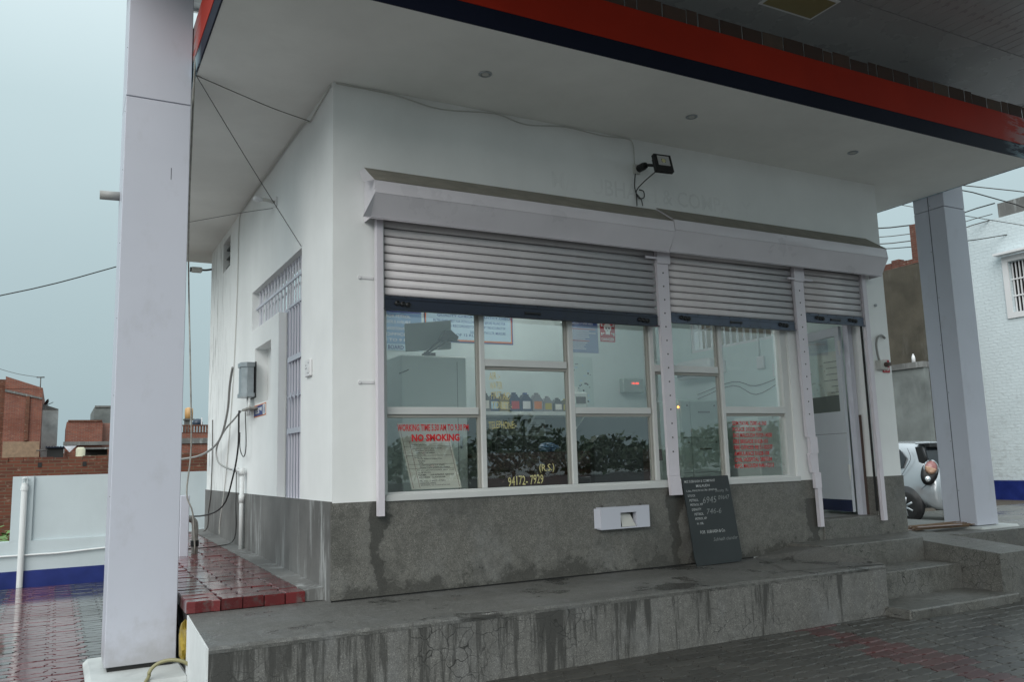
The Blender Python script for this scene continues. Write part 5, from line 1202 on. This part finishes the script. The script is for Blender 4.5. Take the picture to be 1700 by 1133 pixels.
wf = gridwall('x', [5.45, 7.18], [4.77, 6.45], 20.46, 20.499, [(5.6, 7.03, 4.92, 6.30)]).build('window', M['white'], wb)
box('dark_room', 20.72, 20.79, 5.59, 7.04, 4.91, 6.31, M['dark'], wf)
for k in range(15): box('bar', 20.60, 20.625, 5.66 + k * .094, 5.69 + k * .094, 4.92, 6.30, M['white'], wf)
for z in (5.35, 5.8): box('cross_bar', 20.58, 20.599, 5.6, 7.03, z, z + .04, M['white'], wf)
box('sunshade', 20.2, 20.455, 5.4, 7.25, 6.47, 6.53, M['white'], wf)
cable('black overhead cable between the kiosk roof and the white building', [(14.0, 14, 8.2), (18.5, 9, 7.55), (20.5, 7.2, 7.98)], .018, 'wireblack')
cable('second thin overhead cable near the right building roof', [(14.0, 14, 7.6), (18.5, 9, 7.1), (20.5, 7.4, 7.55)], .015, 'wire')
cable('third thin overhead cable near the right building roof', [(14.0, 14, 7.75), (18.5, 9, 7.3), (20.5, 7.3, 7.7)], .012, 'wire')
cable('thick lower cable crossing behind the right column', [(14.0, 14, 7.75), (18.5, 9, 6.95), (22, 5.5, 7.2)], .013, 'wireblack')
cable('slanting wire crossing in front of the white building', [(8.5, 5.1, 6.7), (12, 2.5, 5.75), (14, .7, 4.2)], .010, 'wireblack')
cable('slanting wire falling to the right above the white building window', [(8.5, 5.2, 6.6), (12, 2.6, 5.9), (15, .5, 5.15)], .009, 'wire')
cable('faint lower slanting wire beside the right column', [(9.5, 4.3, 6.1), (12, 2.5, 5.3), (14, 1.2, 4.75)], .006, 'wire')

# car
car = thing('parked_car', 'silver hatchback parked beyond the steps, partly hidden by the right column', 'car', (13.5, 4.3, 0))
CX, CYR = 13.52, 4.28
def ring(y, zb, wB, zm, wM, zbelt, wBelt, ztop, wTop):
    h = [(0, zb), (wB * .7, zb), (wB, zb + .06), (wM, zm), (wBelt, zbelt), (wTop, ztop - .06), (wTop * .75, ztop), (0, ztop + .015)]
    return [(CX + x, CYR + y, z) for x, z in h] + [(CX - x, CYR + y, z) for x, z in reversed(h[1:-1])]
st = [(-.02, .26, .55, .46, .68, .70, .62, .80, .50), (.05, .20, .68, .50, .77, .80, .72, .90, .58), (.16, .20, .76, .55, .80, .92, .74, 1.00, .62), (.24, .26, .78, .58, .81, .97, .76, 1.22, .64), (.33, .25, .79, .60, .82, .98, .77, 1.45, .60), (.48, .24, .79, .60, .82, .98, .77, 1.51, .60),
      (.9, .22, .79, .60, .81, .96, .77, 1.54, .61), (1.6, .22, .79, .60, .80, .93, .77, 1.54, .61), (2.1, .22, .79, .60, .80, .91, .76, 1.48, .58), (2.5, .22, .79, .60, .80, .90, .74, 1.18, .58), (2.75, .23, .78, .60, .79, .88, .72, .98, .60), (3.2, .25, .74, .58, .76, .78, .68, .86, .55), (3.5, .30, .60, .52, .62, .66, .55, .72, .40)]
V = []; F = []; nr = 14
for s_ in st: V += ring(*s_)
for i in range(len(st) - 1):
    for k in range(nr): F.append((i * nr + k, i * nr + (k + 1) % nr, (i + 1) * nr + (k + 1) % nr, (i + 1) * nr + k))
F += [tuple(range(nr - 1, -1, -1)), tuple((len(st) - 1) * nr + k for k in range(nr))]
bd = MB().add(V, F).build('body', M['carpaint'], car, True); sm = bd.modifiers.new('s', 'SUBSURF'); sm.levels = 2; sm.render_levels = 2
def curvepatch(name, pts, mat, par, th=.012):
    n = len(pts); o = MB().add(pts, [tuple(range(n))]).build(name, mat, par, False); m_ = o.modifiers.new('s', 'SOLIDIFY'); m_.thickness = th; m_.offset = 1; return o
c2 = lambda x, y, z: (CX + x, CYR + y, z)
curvepatch('rear_window', [c2(-.60, .135, 1.04), c2(.60, .135, 1.04), c2(.66, .19, 1.2), c2(.58, .285, 1.40), c2(-.58, .285, 1.40), c2(-.66, .19, 1.2)], M['carglass'], car)
curvepatch('windscreen', [c2(-.60, 2.58, 1.14), c2(.60, 2.58, 1.14), c2(.55, 2.18, 1.46), c2(-.55, 2.18, 1.46)], M['carglass'], car, .02)
sp2 = MB().box(CX - .60, CX + .60, CYR + .17, CYR + .50, 1.475, 1.515, .015).build('spoiler', M['carpaint'], car); MB().box(CX - .57, CX + .57, CYR + .20, CYR + .31, 1.41, 1.4745, .01).build('spoiler_shadow_gap', M['black'], sp2)
for s_ in (-1, 1):
    MB().prism([(CYR + .20, 1.12), (CYR + .36, 1.10), (CYR + .42, 1.42), (CYR + .30, 1.43)], lambda u, v, t: (CX + s_ * t, u, v), .655, .70).build('pillar_trim', M['black'], car)
    tlp = Matrix.Translation((CX + s_ * .735, CYR + .115, .985)) @ Matrix.Rotation(s_ * R(42), 4, 'Z') @ Matrix.Rotation(R(-16), 4, 'X') @ Matrix.Rotation(-s_ * R(22), 4, 'Y')
    def lens(name, r0, r1, sx, sz, cz_, mat, dy, par):
        m_ = MB().lathe([(r1, -dy), (r1 * .6, -dy - .02), (.001, -dy - .03)], (0, 0, 0), 24, 'y'); m_.v = [tuple(tlp @ Vector((x * sx, y, z * sz + cz_))) for x, y, z in m_.v]; return m_.build(name, mat, par, True)
    hl = lens('tail_light', 0, .185, .80, 1.42, -.05, M['black'], .0, car)
    lens('light_trim', 0, .158, .82, 1.02, .04, M['chrome'], .012, hl); lens('light_lens', 0, .135, .82, 1.0, .04, M['taillight'], .022, hl)
    m_ = MB().lathe([(.132, -.04), (.08, -.052), (.001, -.058)], (0, 0, 0), 24, 'y'); m_.v = [tuple(tlp @ Vector((x * .80, y, min(z, .0) * 1.02 + .036))) for x, y, z in m_.v]; m_.build('amber_lens', M['tailamber'], hl, True)
    lens('reverse_lens', 0, .075, .8, .95, -.19, M['chrome'], .02, hl)
    curvepatch('quarter_window', [c2(s_ * .775, .68, 1.03), c2(s_ * .775, 1.15, 1.02), c2(s_ * .665, 1.15, 1.40), c2(s_ * .67, .78, 1.38), c2(s_ * .72, .62, 1.22)], M['carglass'], car, .015 * 1)
    curvepatch('door_window', [c2(s_ * .782, 1.22, 1.0), c2(s_ * .775, 2.25, .98), c2(s_ * .70, 2.15, 1.2), c2(s_ * .625, 1.95, 1.42), c2(s_ * .655, 1.22, 1.44)], M['carglass'], car, .02)
    tube('door_line', [c2(s_ * .68, .60, 1.40), c2(s_ * .755, .50, 1.20), c2(s_ * .80, .62, .98), c2(s_ * .82, .80, .75)], .005, M['ink'], car)
    tube('bumper_line', [c2(s_ * .80, .30, .62), c2(s_ * .785, .18, .72), c2(s_ * .74, .12, .80)], .005, M['ink'], car)
    MB().box(CX + s_ * .42 - .16, CX + s_ * .42 + .16, CYR - .015, CYR + .02, .40, .45, .01).build('bumper_reflector', M['taillight'], car)
    for wy in (.66, 2.95):
        MB().lathe([(.36, -.0), (.37, .03), (.36, .10)] if s_ > 0 else [(.36, -.10), (.37, -.03), (.36, 0)], (CX + s_ * .725, CYR + wy, .32), 28, 'x').build('wheel_arch', M['black'], car, True)
        wh = MB().lathe([(.19, -.09), (.27, -.095), (.295, -.06), (.295, .06), (.27, .095), (.19, .09)], (CX + s_ * .745, CYR + wy, .293), 28, 'x').build('wheel', M['rubber'], car, True)
        r2 = MB().lathe([(.19, -.02), (.185, .02)], (CX + s_ * .80, CYR + wy, .293), 24, 'x')
        r2.build('rim', M['wire'], wh)
        for a in range(7):
            a_ = a * 2 * math.pi / 7; tube('spoke', [(CX + s_ * .835, CYR + wy, .293), (CX + s_ * .83, CYR + wy + .185 * math.cos(a_), .293 + .185 * math.sin(a_))], .024, M['galv'], wh, 6, 1)
MB().prism([(-.50, .22), (.50, .22), (.62, .40), (-.62, .40)], lambda u, v, t: (CX + u, CYR + t, v), -.03, .25).build('lower_bumper', M['black'], car)
MB().box(CX - .26, CX + .26, CYR - .035, CYR - .02, .60, .71, .004).build('number_plate', M['white'], car)

box('road', -200, 200, -60, -9.5, -.013, -.006, simple('asphalt', (.04, .04, .041), .9, .2, 2, .2, 40, 0, .15), kind='structure')
# ------------------------------------------------------------------ across the road behind the viewer (mirrored in the panes)
tl_ = MB(); q = random.Random(11)
def crest(x): return 3.4 + 1.1 * math.sin(x * .21) + .8 * math.sin(x * .53 + 1) + .5 * math.sin(x * 1.7 + 2)
for k in range(15000):
    x = q.uniform(-25, 120); h = crest(x) * (.75 + .5 * q.random() ** 2 if q.random() < .2 else 1); p = Vector((x, q.uniform(-68, -61), h * q.random() ** .7))
    a = Vector((q.gauss(0, 1), q.gauss(0, 1), q.gauss(0, 1))).normalized(); b = a.cross(Vector((q.gauss(0, 1), q.gauss(0, 1), q.gauss(0, 1)))).normalized(); s_ = q.uniform(.18, .50)
    tl_.add([p - a * s_, p + b * s_ * .6, p + a * s_, p - b * s_ * .6], [(0, 1, 2, 3)])
me = bpy.data.meshes.new('treeline'); me.from_pydata(tl_.v, [], tl_.f); me.update()
link('treeline', me, None, M['leaf'], label='dark far treeline across the road, mirrored in the lower shop panes', cat='trees', kind='stuff')
